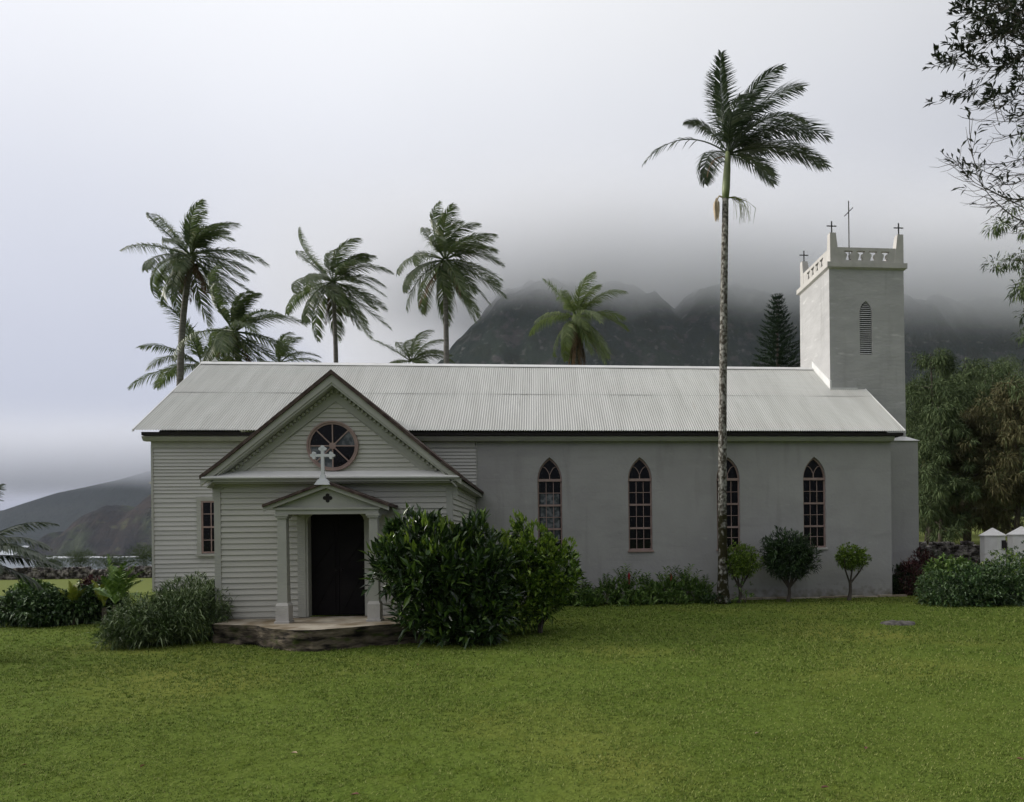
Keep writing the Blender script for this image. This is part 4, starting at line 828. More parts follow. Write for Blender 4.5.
# --- dry stone walls, each stone irregular
def drystone(A, B, h, th, name, label, st=.26, m_=None):
    A = Vector(A); B = Vector(B); L_ = (B-A).length; u = (B-A)/L_; n = Vector((-u.y, u.x, 0)); V = []; F = []; o = 0
    rows = int(h/(st*.62)); base = np.array([(x, y, z) for x in (-1, 0, 1) for y in (-1, 0, 1) for z in (-1, 0, 1) if abs(x)+abs(y)+abs(z) == 3], float)
    Fc = np.array([(0, 1, 3, 2), (4, 6, 7, 5), (0, 4, 5, 1), (2, 3, 7, 6), (0, 2, 6, 4), (1, 5, 7, 3)])
    for r_ in range(rows+1):
        s_ = random.random()*st
        while s_ < L_:
            w_ = st*random.uniform(.6, 1.35); 
            if r_ < rows or random.random() < .5:
                p = A+u*(s_+w_/2); gz = float(ground_h(p.x, p.y))
                for side in ((-1, 1) if th > .3 else (0,)):
                    c = np.array(p+n*side*th*.25)+[0, 0, gz+(r_+.5)*st*.62]; v = base*(1+rng.normal(0, .16, (8, 1)))*[w_*.5, st*.34, st*.34]+rng.normal(0, .012, (8, 3))
                    a = math.atan2(u.y, u.x)+random.uniform(-.25, .25); Rm = np.array([[math.cos(a), -math.sin(a), 0], [math.sin(a), math.cos(a), 0], [0, 0, 1]]); tl = random.uniform(-.25, .25); Rt = np.array([[math.cos(tl), 0, -math.sin(tl)], [0, 1, 0], [math.sin(tl), 0, math.cos(tl)]])
                    V.append((v @ Rt.T) @ Rm.T+c); F.append(Fc+o); o += 8
            s_ += w_
    ob = np_mesh(name, np.concatenate(V), np.concatenate(F), m_ or M['stonew'], None, False, (A.x, A.y, float(ground_h(A.x, A.y)))); b = ob.modifiers.new('bevel', 'BEVEL'); b.width = st*.14; b.segments = 1
    return tag(ob, label, 'wall')
a = at(20, 570, 42); b = at(175, 570, 41); drystone((a.x-25, 43, 0), (b.x+14, 40.5, 0), .62, .7, 'stone_wall', 'long dark dry stone wall between the far field and the sea')
a = at(-30, 610, 20); b = at(44, 610, 19.8); drystone((a.x-4, 20.6, 0), (b.x, 20.3, 0), .46, .6, 'stone_wall', 'low dark stone edging at the left edge of the lawn', .2)
a = at(900, 560, 27); drystone((a.x-2, 27.6, 0), (at(1060, 560, 27).x, 27.2, 0), 1.55, .6, 'stone_wall', 'chest high stone wall behind the red shrubs at right', .24)
# --- left side
shrub('strap_leaf_bush', 'dense bush of narrow strap leaves against the left porch corner', 'bush', (at(165, 620, 15.6).x, 15.6, 0),
      [E(116, 190, 600, 644, 15.1, .9), E(150, 222, 590, 642, 15.5, .9), E(166, 224, 580, 625, 16.2, .8), E(108, 150, 618, 644, 14.9, .6)], 1500, 10, .23, .023, M['strap'], nst=8, droop=.3, up_=.7, shell=.35, spread=1.6)
gl_ = 'leafy plants of the left bed'
for i, (x0, x1, y0, y1, Yb, lab, lm, Ln) in enumerate([(4, 34, 594, 622, 19.3, 'first leafy plant from the left edge of the bed', 'leafbed', .16), (26, 56, 592, 624, 18.9, 'rounded dark plant below the leftmost yellow shoots', 'leafbed', .17), (48, 80, 594, 622, 19.2, 'broad leaved plant under the yellow palm', 'leafbed', .19), (74, 104, 588, 620, 19.5, 'bushy plant at the foot of the young palm', 'leafbed', .17), (96, 122, 584, 616, 19.8, 'plant between the young palm and the strap leaf bush', 'leafdark', .17), (20, 48, 584, 606, 20.3, 'feathery plant rising behind the left bed', 'leafginger', .2), (82, 110, 580, 606, 20.6, 'russet tipped plant behind the young palm foot', 'red', .16)]):
    shrub('bed_plant', lab, 'plant', (at((x0+x1)/2, 610, Yb).x, Yb, 0), [E(x0, x1, y0, y1+2, Yb, .55)], 330, 7, Ln, Ln*.38, M[lm], group=gl_, nst=7, r0=.015, droop=.35)
# thin scrub above the far stone wall
for i, (x0, x1, y0, lab) in enumerate([(36, 62, 556, 'wispy shore bush left of the headland pinnacle'), (62, 98, 549, 'wispy shore bush under the grassy headland shoulder'), (96, 132, 555, 'low shore bush behind the young palm'), (128, 160, 543, 'tallest shore bush beside the church corner')]):
    e = E(x0, x1, y0, 574, 44.5, 1.0); root = empty('shore_bush', (e[0], 44.5, float(ground_h(e[0], 44.5))), lab, 'bush', 'bushes beyond the far stone wall')
    n = 5200; k = rdir(n); rr = rng.random(n)**.5; C = np.array(e[:3])+k*np.array(e[3:])*rr[:, None]*(1+.5*fbm(k[:, 0]*3+i*5, k[:, 2]*3, 3))[:, None]; V, F = leaves(C, k*.5+np.array([0, 0, .7]), rng.uniform(.06, .13, n), np.full(n, .022)); np_mesh('foliage', V, F, M['iron1'], root, False, root.location)
    stems(root.location, [e], 14, .03).build('stem', M['bark'], root)

# ---------------------------------------------------------------- palms
def frond_geo(p0, d0, Ln, wind, grav, ll, npair=46, wl=.035, bare=.12, sideup=.15, ragged=.12, hang=.55):
    """rib points and leaflets of one feather frond"""
    p = Vector(p0); d = Vector(d0).normalized(); pts = [p.copy()]; nseg = 14
    for k in range(nseg):
        t = (k+1)/nseg; d = (d+Vector((0, 0, -1))*grav*(.3+t)/nseg*1.6+Vector(wind)*t/nseg*1.6).normalized(); p = p+d*Ln/nseg; pts.append(p.copy())
    V = []; F = []
    side_ref = Vector((0, 0, 1))
    for i in range(npair):
        t = bare+(1-bare)*(i+.5)/npair; f = t*nseg; k = min(int(f), nseg-1); q = pts[k].lerp(pts[k+1], f-k); tg = (pts[k+1]-pts[k]).normalized()
        s_ = tg.cross(side_ref); s_ = s_.normalized() if s_.length > .05 else Vector((1, 0, 0)); u = s_.cross(tg)
        l_ = ll*(math.sin(math.pi*min(.97, .12+.88*t))**.55)*random.uniform(.85, 1.1)
        for sg in (-1, 1):
            if random.random() < ragged: continue
            dd = (s_*sg*.85+tg*(.55+.5*t)+u*random.uniform(-.1, sideup)).normalized(); a = q; w_ = wl*random.uniform(.7, 1.1)
            m1 = a+dd*l_*.45+Vector((0, 0, -1))*l_*.08*hang+Vector(wind)*l_*.10; d2 = (dd+Vector((0, 0, -1))*hang*random.uniform(.6, 1.4)+Vector(wind)*.75).normalized(); e = m1+d2*l_*.55
            wv = tg.cross(dd).cross(dd).normalized()*w_*.5; wv = tg*w_*.5 if wv.length < 1e-4 else wv
            b = len(V); V += [a-wv*.6, a+wv*.6, m1+wv, m1-wv, e+wv*.12, e-wv*.12]; F += [(b, b+1, b+2, b+3), (b+3, b+2, b+4, b+5)]
    return pts, V, F
def add_frond(root, base, p0, d0, Ln, wind, grav, ll, lm, name='frond', **kw):
    rr = kw.pop('rr', .03); pts, V, F = frond_geo(p0, d0, Ln, wind, grav, ll, **kw)
    m = MB(base); m.tube(pts, [rr*(1-.9*i/(len(pts)-1)) for i in range(len(pts))], 5, cap=False)
    n0 = len(m.v); ribf = len(m.f); b = Vector(base); m.v += [tuple(v-b) for v in V]; m.f += [tuple(i+n0 for i in f) for f in F]
    o = m.build(name, lm, root, fix=False); return o
def trunk_geo(pts, r0, r1, base, flare=1.5, n=14, ringz=.12, ring=.02):
    """round trunk with leaf-scar rings through control points"""
    P = [Vector(p) for p in pts]; m = MB(base); Q = []; Rr = []; tot = 40*len(P)
    for i in range(tot+1):
        f = i/tot*(len(P)-1); k = min(int(f), len(P)-2); t = f-k; p0 = P[max(k-1, 0)]; p1 = P[k]; p2 = P[k+1]; p3 = P[min(k+2, len(P)-1)]
        q = .5*((2*p1)+(p2-p0)*t+(2*p0-5*p1+4*p2-p3)*t*t+(3*p1-p0-3*p2+p3)*t**3); s_ = i/tot
        r = r0+(r1-r0)*s_; h = q.z-P[0].z; r *= 1+(flare-1)*math.exp(-h/.35); r *= 1+ring*(1 if i % 2 else -1); Q.append(q); Rr.append(r)
    m.tube(Q, Rr, n); return m
WIND = (.8, .12, .05)
def coconut(cx, cy, Yp, R_px, trunk_px, label, nf=24, seed=1, r=.16, tr=True, dead=3, wind=WIND, group='coconut palms behind the church', spec=None, tilt=0, name='coconut_palm', nuts=7, skirt=0, lm='frond', elmin=-50):
    random.seed(seed); C = at(cx, cy, Yp); Lf = R_px/FPX*Yp*1.12
    b = at(*trunk_px[0], Yp); k = at(*trunk_px[1], Yp) if len(trunk_px) > 1 else b
    gx = b.x+(b.x-C.x)*.3; gz = float(ground_h(gx, Yp)); base = Vector((gx, Yp, gz)); root = empty(name, base, label, 'palm tree', group)
    pts = [base, Vector((lerp(gx, b.x, .6), Yp, lerp(gz, b.z, .6))), b]+([k] if len(trunk_px) > 1 else [])+[C+Vector((0, 0, -.15))]
    trunk_geo(pts, r*1.15, r*.8, base, 1.7).build('trunk', M['cocobark'], root, smooth=True)
    for i in range(nf):
        a = 2.399*i+random.uniform(-.25, .25); t = (i+.5)/nf; el = R(lerp(82, elmin, t**.85)+random.uniform(-14, 14))
        d = Vector((math.cos(a)*math.cos(el), math.sin(a)*math.cos(el), math.sin(el))); grav = lerp(.62, 1.25, t)*random.uniform(.75, 1.3)
        if el < 0: grav *= .7
        wf = random.uniform(.7, 1.9)*(1.35-.6*t)
        add_frond(root, base, C+d*.12, d, Lf*random.uniform(.85, 1.1)*(1 if t > .15 else .85), Vector(wind)*wf, grav, Lf*random.uniform(.23, .29), M[lm], npair=74, wl=.062*Lf/4.4, rr=.05, hang=.6+.6*t, ragged=.05+.15*(t > .7), sideup=.35)
    for i in range(dead):
        a = random.uniform(0, 6.28); d = Vector((math.cos(a)*.6, math.sin(a)*.35-.3, -.75)); add_frond(root, base, C+Vector((0, 0, -.25)), d, Lf*random.uniform(.6, .9), Vector((.1, 0, 0)), .6, Lf*.13, M['dead'], 'dead_frond', npair=34, wl=.045, hang=1.2, rr=.04, ragged=.3)
    for i in range(skirt):
        a = random.uniform(0, 6.28); d = Vector((math.cos(a)*.25, math.sin(a)*.25, -1)); add_frond(root, base, C+Vector((0, 0, -.3)), d, Lf*random.uniform(.7, 1.0), Vector((0, 0, 0)), .3, Lf*.09, M['dead'], 'dead_frond', npair=40, wl=.05, hang=1.4, rr=.05, ragged=.1)
    for i in range(nuts):
        a = 6.28*i/nuts; p = C+Vector((math.cos(a)*.32, math.sin(a)*.32, -.38-random.uniform(0, .3))); m = MB(base); m.lathe(p.x, p.y, [(.02, p.z-.15), (.10, p.z-.10), (.13, p.z), (.10, p.z+.1), (.02, p.z+.15)], 8); m.build('coconut', M['coco'], root, smooth=True)
    return root
coconut(191, 256, 44, 55, [(180, 384), (183, 320)], 'tallest coconut palm at far left, its straight trunk left of the roof', nf=31, seed=4, dead=5, r=.19)
coconut(235, 332, 41, 56, [(238, 372)], 'bushy coconut palm behind the left roof end', nf=24, seed=8, dead=3)
coconut(202, 366, 47, 58, [(196, 400)], 'pale ragged palm with fronds reaching left of the roof', nf=14, seed=15, dead=2, wind=(-.2, .1, 0), elmin=-10, nuts=0)
coconut(279, 364, 50, 40, [(282, 380)], 'low palm whose tips just clear the ridge beside the gable', nf=16, seed=21, dead=1, nuts=0)
coconut(333, 282, 52, 53, [(336, 364), (335, 330)], 'slim coconut palm directly above the wing gable', nf=28, seed=31, dead=3, r=.17)
coconut(445, 260, 46, 55, [(446.5, 364), (446, 320)], 'coconut palm with drooping brown fronds in front of the mountain edge', nf=30, seed=5, dead=6, r=.18)
coconut(412, 362, 48, 40, [(410, 392)], 'short windswept palm peeping over the ridge', nf=14, seed=52, dead=1, nuts=0, elmin=-5)
coconut(577, 318, 50, 47, [(576, 372)], 'coconut palm with brown skirt below the cloudy peak', nf=24, seed=66, dead=2, skirt=14, nuts=5, lm='frondlite', wind=(.5, .1, 0))
random.seed(77)
# --- the tall palm in front of the nave
TY = 20.95; tb = at(723, 606, TY); base = Vector((tb.x, TY, 0)); tall = empty('feather_palm', base, 'very tall slender palm with mottled trunk crossing the church roof', 'palm tree')
tp_ = [base, at(722.5, 520, TY), at(722.5, 450, TY), at(723, 380, TY), at(724, 290, TY), at(725.5, 198, TY)]
m = MB(base); Q = []; Rr = []; nn = 180
for i in range(nn+1):
    f = i/nn*5; k = min(int(f), 4); t = f-k; q = tp_[k].lerp(tp_[k+1], t); h = q.z
    r = .118+.03*max(0, 1-h/6.5)-.03*max(0, (h-8)/6)+.10*math.exp(-h/.45); r *= 1+.025*math.sin(i*2.1); Q.append(q); Rr.append(r)
m.tube(Q, Rr, 16); m.build('trunk', M['palmbark'], tall, smooth=True)
m = MB(base); m.tube([at(725.5, 199, TY), at(726, 188, TY), at(727, 170, TY), at(728, 152, TY)], [.105, .125, .11, .075], 14); m.build('crown_shaft', M['shaft'], tall, smooth=True)
TC = at(728.5, 154, TY); pm = 1/FPX*TY     # metres per pixel
fl = [((-.75, .3, .75), 2.9, (-.25, 0, -.0), 1.05, .33), ((-.1, .2, 1), 2.9, (.0, 0, 0), .25, .5), ((-.25, -.3, 1), 2.5, (.25, 0, 0), .5, .5), ((.25, .3, 1), 2.9, (.45, 0, 0), .5, .6), ((.15, -.5, 1), 2.6, (.5, 0, 0), .55, .6),
      ((.45, -.1, 1), 3.0, (.5, 0, .1), .6, .75), ((.7, .2, .8), 3.2, (.4, 0, .1), .75, .75), ((.8, -.2, .7), 3.1, (.4, 0, .1), .9, .75), ((.9, .1, .45), 3.1, (.35, 0, .1), .75, .7), ((.95, -.15, .25), 3.0, (.3, 0, .1), .65, .6),
      ((.6, .7, .6), 2.7, (.5, 0, 0), .8, .6), ((.5, -.8, .6), 2.6, (.5, 0, 0), .8, .6), ((-.3, .8, .7), 2.3, (.5, 0, 0), .9, .55), ((-.2, -.8, .8), 2.3, (.6, 0, 0), .8, .55), ((-.5, .1, .9), 1.7, (.2, 0, 0), .8, .4), ((.55, -.2, -.15), 1.5, (.5, 0, 0), .6, .4), ((.1, .1, 1), 2.2, (.5, 0, 0), .5, .6), ((.35, .5, .8), 2.4, (.5, 0, 0), .7, .6)]
for i, (d, Lf, wd_, gr, ll) in enumerate(fl):
    add_frond(tall, base, TC+Vector(d).normalized()*.05, d, Lf*1.04, Vector(wd_)*1.5, gr*1.35, ll*1.3, M['fronddk'], npair=74 if i else 34, wl=.036, bare=.10 if i else .35, rr=.028, hang=.5 if i else .9, ragged=.05 if i else .3)
add_frond(tall, base, TC+V_((-.05, 0, -.1)), (-.7, 0, .15), 1.0, (0, 0, 0), 2.4, .25, M['dead'], 'dead_frond', npair=22, wl=.02, hang=1.2, rr=.02, ragged=.2)
add_frond(tall, base, TC+V_((-.05, 0, -.25)), (-.6, -.2, .05), .8, (0, 0, 0), 2.2, .22, M['fronddk'], 'frond', npair=20, wl=.02, hang=1.2, rr=.02, ragged=.2)
p = at(725, 198, TY); m = MB(base); Vv = []
random.seed(5)
m.tube([p, at(719, 196, TY), at(716.5, 201, TY)], [.03, .025, .03], 6)
a0 = at(716.5, 198, TY); 
for k in range(46):
    ox, oy = random.uniform(-.075, .075), random.uniform(-.07, .07); z1_ = a0.z-random.uniform(.55, .74); m.tube([a0, a0+V_((ox, oy, -.15)), V_((a0.x+ox*1.1, a0.y+oy, (a0.z+z1_)/2)), V_((a0.x+ox*.7, a0.y+oy*.6, z1_))], [.015, .014, .014, .006], 4, cap=False)
m.build('seed_cluster', M['straw'], tall, fix=False)
m = MB(base); m.tube([p+V_((.05, 0, 0)), p+V_((.3, -.05, .02)), p+V_((.5, -.08, -.08))], [.025, .02, .012], 5)
for k in range(30):
    t = random.random(); s0 = p+V_((.1+.4*t, -.05, .0-.06*t)); dx = random.uniform(-.05, .35); m.tube([s0, s0+V_((dx*.5+.08, random.uniform(-.15, .15), -.05)), s0+V_((dx+.1, random.uniform(-.25, .2), -.3)), s0+V_((dx+.12, random.uniform(-.25, .2), -random.uniform(.5, .8)))], [.007, .006, .005, .003], 3, cap=False)
m.build('flower_strands', M['yellow'], tall, fix=False)
# palm just outside the left edge, fronds reaching in
random.seed(12); lc = at(-38, 560, 13.5); base = Vector((lc.x, 13.5, 0)); lp = empty('young_coconut_palm', base, 'young palm whose fronds reach in at the left edge', 'palm tree')
m = trunk_geo([base, Vector((lc.x, 13.5, lc.z-.3)), Vector((lc.x, 13.5, lc.z-.05))], .14, .10, base, 1.4); m.build('trunk', M['cocobark'], lp, smooth=True)
for d, Lf, gr in (((.8, 0, .72), 1.6, 1.1), ((.9, -.2, .5), 1.75, .9), ((.95, .1, .2), 1.6, .55), ((.8, .3, -.05), 1.3, .8), ((.7, -.6, .5), 1.7, 1.2), ((-.7, .3, .7), 1.6, 1), ((-.8, -.4, .4), 1.6, 1), ((0, .9, .6), 1.6, 1), ((-.1, -.9, .7), 1.6, 1), ((.2, .1, 1), 1.5, .5), ((.5, .5, .9), 1.6, .9)):
    add_frond(lp, base, lc, d, Lf, (.25, 0, 0), gr, .42, M['fronddk'], npair=56, wl=.038, rr=.018, hang=.8)
def rosette_palm(x, y, Yp, tips, label, name, lm, ll, Lr=1, w_=.06, cat='palm'):
    c = at(x, y, Yp); base = Vector((c.x, Yp, float(ground_h(c.x, Yp)))); r = empty(name, base, label, cat)
    m = MB(base); m.tube([base, Vector((c.x, Yp, max(c.z-.2, .3)))], [.06, .05], 8); m.build('trunk', M['bark'], r)
    for i, (tx, ty, dy) in enumerate(tips):
        t = at(tx, ty, Yp+dy); v = t-c; L_ = v.length*1.08; d = v.normalized()+Vector((0, 0, .35)); add_frond(r, base, c+Vector((0, 0, -.15)), d, L_*Lr+.1, (.1, 0, 0), .55, ll, lm, npair=30, wl=w_, rr=.015, bare=.25, hang=.2, sideup=.5, ragged=.04)
rosette_palm(115, 597, 17.6, [(107, 556, 0), (113, 566, .3), (132, 562, 0), (138, 568, -.3), (137, 577, 0), (122, 560, -.4), (104, 575, -.3), (128, 580, .3), (98, 585, .2), (120, 570, .6), (134, 590, -.4)], 'young bright palm standing in front of the far field beside the strap leaf bush', 'young_palm', M['leafginger'], .20, w_=.034)
rosette_palm(72, 601, 19.0, [(69, 581, 0), (76, 582, .1), (62, 588, 0), (82, 586, 0), (73, 584, -.3)], 'small yellow palm seedling in the middle of the left bed', 'yellow_palm', M['yellow'], .15, w_=.03)
rosette_palm(104, 600, 19.0, [(94, 580, 0), (98, 588, .1), (110, 584, 0), (102, 583, -.2)], 'yellow palm seedling left of the young bright palm', 'yellow_palm', M['yellow'], .15, w_=.03)
# --- norfolk pine
Yn = 60; c = at(778, 380, Yn); tipz = at(778, 293, Yn).z; base = Vector((c.x, Yn, float(ground_h(c.x, Yn)))); pn = empty('norfolk_pine', base, 'dark symmetrical conifer rising between the tall palm and the tower', 'conifer')
m = MB(base); m.tube([base, Vector((c.x, Yn, tipz*.6)), Vector((c.x, Yn, tipz))], [.35, .2, .02], 8); m.build('trunk', M['bark'], pn)
P = []; D = []; random.seed(9); z = 3.5
while z < tipz-.2:
    t = (tipz-z)/(tipz-3.5); r = .12+2.6*min(1, (tipz-z)/8.2)**.85; nb_ = 9
    for k in range(nb_):
        a = 2*math.pi*k/nb_+z*1.7+random.uniform(-.15, .15); rr_ = r*random.uniform(.85, 1.1); u = np.array([math.cos(a), math.sin(a), 0]); sd_ = np.array([-u[1], u[0], 0])
        for q in np.linspace(.1, 1, max(5, int(rr_*9))):
            p = np.array([c.x, Yn, z])+u*rr_*q+np.array([0, 0, -.18*math.sin(q*2.2)+.30*q*q]); wq = .34*(1.15-q)+.1
            for sg in (-1, 1, 0): P.append(p+rng.normal(0, .03, 3)); D.append(u*.7+sd_*sg*.9+np.array([0, 0, .3+.2*random.random()]))
    z += .42+.18*t
P = np.array(P); D = np.array(D); V, F = leaves(P, D, rng.uniform(.22, .42, len(P)), np.full(len(P), .09), droop=-.15); np_mesh('foliage', V, F, M['pine'], pn, False, base)
# --- ironwood trees at the right
def limbtree(name, label, cx, Yt, ztop, rad, lm, seed, group, nclump=215, low=.16, lean=0., barkm=None, strands=95, sl=.42):
    random.seed(seed); gz = float(ground_h(cx, Yt)); base = Vector((cx, Yt, gz)); H = ztop-gz; root = empty(name, base, label, 'tree', group); m = MB(base)
    top = base+Vector((lean*H, 0, H*.93)); tk = [base, base.lerp(top, .3)+Vector((random.uniform(-.3, .3), random.uniform(-.3, .3), 0)), base.lerp(top, .65)+Vector((random.uniform(-.4, .4), 0, 0)), top]
    m.tube(tk, [.016*H+.04, .012*H, .008*H, .02], 9); m.build('trunk', barkm or M['bark'], root, smooth=True)
    C = []; m = MB(base)
    for k in range(38):
        t = random.uniform(low, .97); f = t*3; i = min(int(f), 2); p = tk[i].lerp(tk[i+1], f-i); a = 2.4*k+random.uniform(-.4, .4)
        rr_ = rad*(math.sin(math.pi*min(1, (t-low)/(1-low)*.8+.2))**.7+.12)*random.uniform(.6, 1.1); tip = p+Vector((math.cos(a)*rr_, math.sin(a)*rr_, rr_*random.uniform(.05, .55)))
        md = p.lerp(tip, .5)+Vector((0, 0, .06*rr_)); m.tube([p, md, tip], [.008*H*(1.2-t)+.015, .02, .008], 5)
        for q in np.linspace(.3, 1, 6): C.append(np.array(p.lerp(tip, q))+rng.normal(0, .28, 3))
    m.build('limbs', barkm or M['bark'], root)
    C = np.array(C); C = C[rng.permutation(len(C))[:nclump]]; n = len(C)*strands; CC = np.repeat(C, strands, 0)
    k = rdir(n); sz = np.repeat(rng.uniform(.3, .72, len(C)), strands)[:, None]*rad/3.2; off = k*sz*(rng.random(n)**.45)[:, None]*np.array([1, 1, .62]); B = CC+off
    D = k*.8+np.array([.25, 0, -.12])+rng.normal(0, .3, (n, 3)); V, F = leaves(B, D, rng.uniform(.5, 1.2, n)*sl, np.full(n, .05), droop=.3, fold=.1)
    np_mesh('crown', V, F, M[lm], root, False, base); return root
gi = 'ironwood trees behind the churchyard wall'
for i, (px_, Yt, ytop, rp, lm, lab) in enumerate([
    (930, 46, 338, 40, 'iron1', 'grey green ironwood right behind the tower corner'), (938, 39, 395, 30, 'iron1', 'lower ironwood overlapping the tower base'), (966, 40, 400, 38, 'iron2', 'brown tinged ironwood in the middle of the grove'),
    (965, 52, 348, 40, 'iron1', 'ironwood with a flat top behind the brown one'), (992, 47, 352, 42, 'iron1', 'dark ironwood right of the flat topped one'), (1012, 38, 372, 46, 'iron2', 'brownish drooping ironwood above the white pillars'),
    (1040, 43, 330, 60, 'iron1', 'broad ironwood at the right edge of the grove'), (912, 57, 372, 34, 'iron1', 'ironwood mostly hidden by the tower'), (948, 62, 352, 50, 'iron1', 'tall ironwood in the gap right of the tower'), (1005, 66, 348, 60, 'iron1', 'far dark ironwood between the two pillar lines'), (925, 50, 420, 30, 'iron1', 'short bushy ironwood low beside the tower base'), (1075, 34, 250, 62, 'iron1', 'tall ironwood standing just outside the right edge'), (985, 60, 350, 60, 'iron1', 'farthest ironwood closing the back of the grove')]):
    p = at(px_, ytop, Yt); limbtree('ironwood_tree', lab, p.x, Yt, p.z, rp/FPX*Yt, lm, 100+i, gi, low=.17 if Yt < 50 else .14)
# drooping foliage high on the right edge belongs to a nearer ironwood
p = at(1054, 70, 24); r_ = limbtree('weeping_ironwood', 'tall nearer ironwood whose hanging foliage enters below the overhanging twigs', p.x+.6, 24, p.z, 2.1, 'iron1', 222, None, low=.5, nclump=180, strands=90, sl=.3)
# --- broadleaf branches overhanging the top right corner
random.seed(41); YB_ = 9.0; tb = at(1260, 600, YB_); base = Vector((tb.x, YB_+.5, 0)); ov = empty('overhanging_tree', base, 'tree outside the frame with leafy twigs hanging into the top right corner', 'tree')
fork = at(1230, 150, YB_+.3); m = MB(base); m.tube([base, base.lerp(fork, .5)+V_((.2, 0, 0)), fork, fork+V_((.3, .2, 2.2))], [.26, .2, .15, .06], 12); m.build('trunk', M['bark'], ov, smooth=True)
TW = []   # twig end directions
def curve(p0, p3, sag, n=10):
    return [p0.lerp(p3, i/n)+Vector((0, 0, -sag*math.sin(math.pi*i/n))) for i in range(n+1)]
mains = [((1000, -40), .5, .03), ((940, -6), .0, .12), ((962, 22), -.3, .1), ((925, 68), .2, .25), ((905, 108), .0, .3), ((950, 60), .5, .2), ((915, 128), .3, .35), ((940, 150), -.2, .35), ((965, 175), .1, .3), ((985, 195), .4, .2), ((975, 110), -.4, .3), ((1000, 60), -.2, .1), ((985, 20), .6, .1), ((1010, 160), .3, .2)]
P = []; D = []; 
bm_ = MB(base)
def wig(p0, p3, mid, n=12):
    Lw = (p3-p0).length; r1 = Vector((random.uniform(-.1, .1), random.uniform(-.3, .3), mid))*Lw
    return [p0*(1-t)**2+(p0.lerp(p3, .5)+r1)*2*t*(1-t)+p3*t*t+Vector((0, 0, .012*math.sin(t*17+mid*9))) for t in [i/n for i in range(n+1)]]
def leafy(p, q2, n, up_):
    d = (q2-p).normalized()
    for _ in range(n):
        u = random.random()**.6; P.append(p.lerp(q2, u)); D.append(d*.9+Vector((random.uniform(-.9, .9), random.uniform(-.9, .9), random.uniform(-.5, .9)+up_)))
for k in range(30):
    up0 = k < 19; sx = random.uniform(1060, 1180); sy = random.uniform(-60, 90) if up0 else random.uniform(60, 240)
    tx, ty = (random.uniform(932, 1010), random.uniform(-25, 112)) if up0 else (random.uniform(918, 1000), random.uniform(95, 190))
    if ty > 150: tx = max(tx, 950)
    p0 = at(sx, sy, YB_+random.uniform(-.4, .9)); tip = at(tx, ty, YB_+random.uniform(-.8, .9)); cv = wig(p0, tip, random.uniform(-.28, -.02)); n = len(cv)
    bm_.tube(wig(fork+Vector((0, 0, random.random()*1.5)), p0, .05), [.03-.0015*i for i in range(13)], 5); bm_.tube(cv, [.012*(1-.88*i/(n-1)) for i in range(n)], 5)
    for s_ in range(20):
        t = random.uniform(.2, 1); f = t*(n-1); i = min(int(f), n-2); p = cv[i].lerp(cv[i+1], f-i); tg = (cv[i+1]-cv[i]).normalized()
        d = (tg*.9+Vector((random.uniform(-.4, .3), random.uniform(-.8, .8), random.uniform(-.9, .6)))).normalized(); L_ = random.uniform(.2, .62)*(1.2-.6*t); q0 = p; dd = d; seg = []
        for z in range(4): seg.append(q0); q0 = q0+dd*L_/3; dd = (dd+Vector((0, 0, random.uniform(.05, .45)))).normalized()
        bm_.tube(seg, [.0045, .0035, .0028, .0016], 4, cap=False)
        if random.random() < (.9 if up0 else .45): leafy(seg[0], seg[3], random.randint(5, 13) if up0 else random.randint(2, 7), .1)
    if up0: leafy(cv[-3], cv[-1], 8, .1)
bm_.build('branches', M['bark'], ov, fix=False)
V, F = leaves(np.array(P), np.array(D), rng.uniform(.08, .15, len(P)), rng.uniform(.022, .036, len(P)), droop=.1); np_mesh('leaves', V, F, M['twigleaf'], ov, False, base)
# ---------------------------------------------------------------- lawn: real blades and clover-like tufts
def tufts(n, ymin, ymax, xr, seed):
    r = np.random.default_rng(seed); u = r.random(n); Y = ymin*(ymax/ymin)**u; X = (r.random(n)*2-1)*(Y*.86+1.2)+Y*.02
    ok = ~((X > WXL-.1) & (X < 13.8) & (Y > 21.9)) & (X > -21) & (X < 22); return X[ok], Y[ok], r
X, Y, r = tufts(190000, 4.6, 30, 0, 5); n = len(X); pv = fbm(X*.55, Y*.55, 4)+.8*fbm(X*2.3+4, Y*2.3, 3); keep = r.random(n) < .72+1.1*pv; X, Y = X[keep], Y[keep]; n = len(X); k = 4
Xb = np.repeat(X, k)+r.normal(0, .018, n*k); Yb = np.repeat(Y, k)+r.normal(0, .018, n*k); Zb = ground_h(Xb, Yb)-.004
sc_ = np.clip(Yb/9, .8, 2.2); hh = r.uniform(.012, .034, n*k)*(1+1.0*np.repeat(fbm(X*1.3+9, Y*1.3, 3), k))*np.clip(sc_, .8, 1.4); a = r.random(n*k)*6.283; tl = r.uniform(.3, 1.6, n*k); w_ = r.uniform(.004, .008, n*k)*sc_
ca, sa = np.cos(a), np.sin(a); V = np.stack([np.stack([Xb-sa*w_, Yb+ca*w_, Zb], 1), np.stack([Xb+sa*w_, Yb-ca*w_, Zb], 1), np.stack([Xb+ca*hh*tl, Yb+sa*hh*tl, Zb+hh], 1)], 1).reshape(-1, 3)
gmat = leafmat('grass_blade', [(.064, .104, .020), (.094, .142, .026), (.127, .180, .034), (.175, .225, .048), (.29, .31, .11)], .7, .06, .2)
go = np_mesh('grass', V, np.arange(len(V)).reshape(-1, 3), gmat); tag(go, 'short green lawn grass in front of the church', 'grass', kind='stuff')
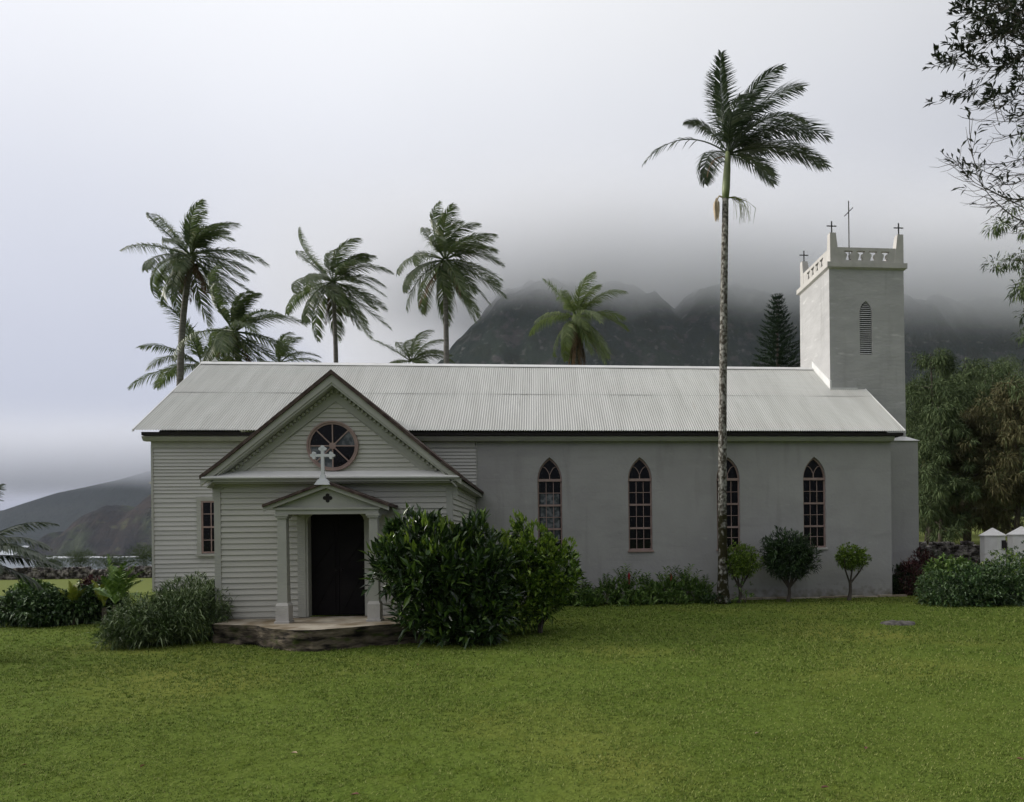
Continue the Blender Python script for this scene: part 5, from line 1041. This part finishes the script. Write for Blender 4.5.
# stone and leaf litter on the lawn
p = gpt(899, 624); random.seed(2); m = MB((p.x, p.y, 0)); n = 14; rings = []
for k, (rr_, z) in enumerate(((.46, -.03), (.42, .025), (.28, .05), (.08, .058))):
    rings.append([m.vert((p.x+rr_*.9*math.cos(2*math.pi*i/n)*(1+.12*math.sin(i*2.3)), p.y+rr_*.7*math.sin(2*math.pi*i/n)*(1+.1*math.cos(i*1.7)), z+.015*math.sin(i*3.1+k))) for i in range(n)])
for A_, B_ in zip(rings, rings[1:]):
    for i in range(n): m.f.append((A_[i], A_[(i+1) % n], B_[(i+1) % n], B_[i]))
m.f.append(tuple(rings[-1])); o = m.build('flat_stone', mat('flat_stone_grey', (.06, .055, .05), .9, .2, (.14, .13, .12), 8, 1, 30), None, smooth=True); tag(o, 'flat grey stone lying in the lawn before the right end of the church', 'stone')
LIT = [(294, 756, 'curled pale fallen leaf with stem left of centre in the foreground'), (24, 768, 'dry brown leaf in the lower left foreground'), (143, 769, 'pale thin fallen leaf right of the lower left brown leaf'), (693, 652, 'tiny dry leaf in the middle right lawn'), (757, 736, 'pale crumpled leaf in the right foreground'), (866, 751, 'reddish fallen leaf in the right foreground'), (1020, 762, 'orange leaf at the lower right edge'), (355, 798, 'reddish leaf at the bottom edge of the photo'), (825, 791, 'dark red leaf near the bottom right'), (418, 666, 'dry leaf lying in the lawn below the dark shrub'), (1000, 653, 'green broken twig leaf on the lawn at far right')]
lmats = [mat('fallen_leaf_tan', (.35, .27, .18), .8, .2), mat('fallen_leaf_brown', (.13, .07, .03), .8, .2), mat('fallen_leaf_red', (.16, .08, .055), .7, .2)]
for i, (x, y, lab) in enumerate(LIT):
    p = gpt(x, y); s_ = .022+.014*random.random(); a = random.random()*6.28; m = MB((p.x, p.y, p.z)); c_, n_ = math.cos(a), math.sin(a); z = p.z+.028
    L_ = lambda u, v, w: (p.x+(u*c_-v*n_)*s_, p.y+(u*n_+v*c_)*s_, z+w*s_)
    m.f.append(tuple(m.vert(L_(*q)) for q in ((-1.3, 0, 0), (-.5, -.5, .35), (.5, -.45, .4), (1.2, 0, .1), (0, 0, 0)))); m.f.append(tuple(m.vert(L_(*q)) for q in ((-1.3, 0, 0), (0, 0, 0), (1.2, 0, .1), (.4, .5, .45), (-.5, .5, .3))))
    o = m.build('fallen_leaf', lmats[(2 if 'red' in lab or 'orange' in lab else 1 if 'brown' in lab or 'dry' in lab else 0)], None, fix=False); tag(o, lab, 'leaf', 'fallen leaves on the lawn')
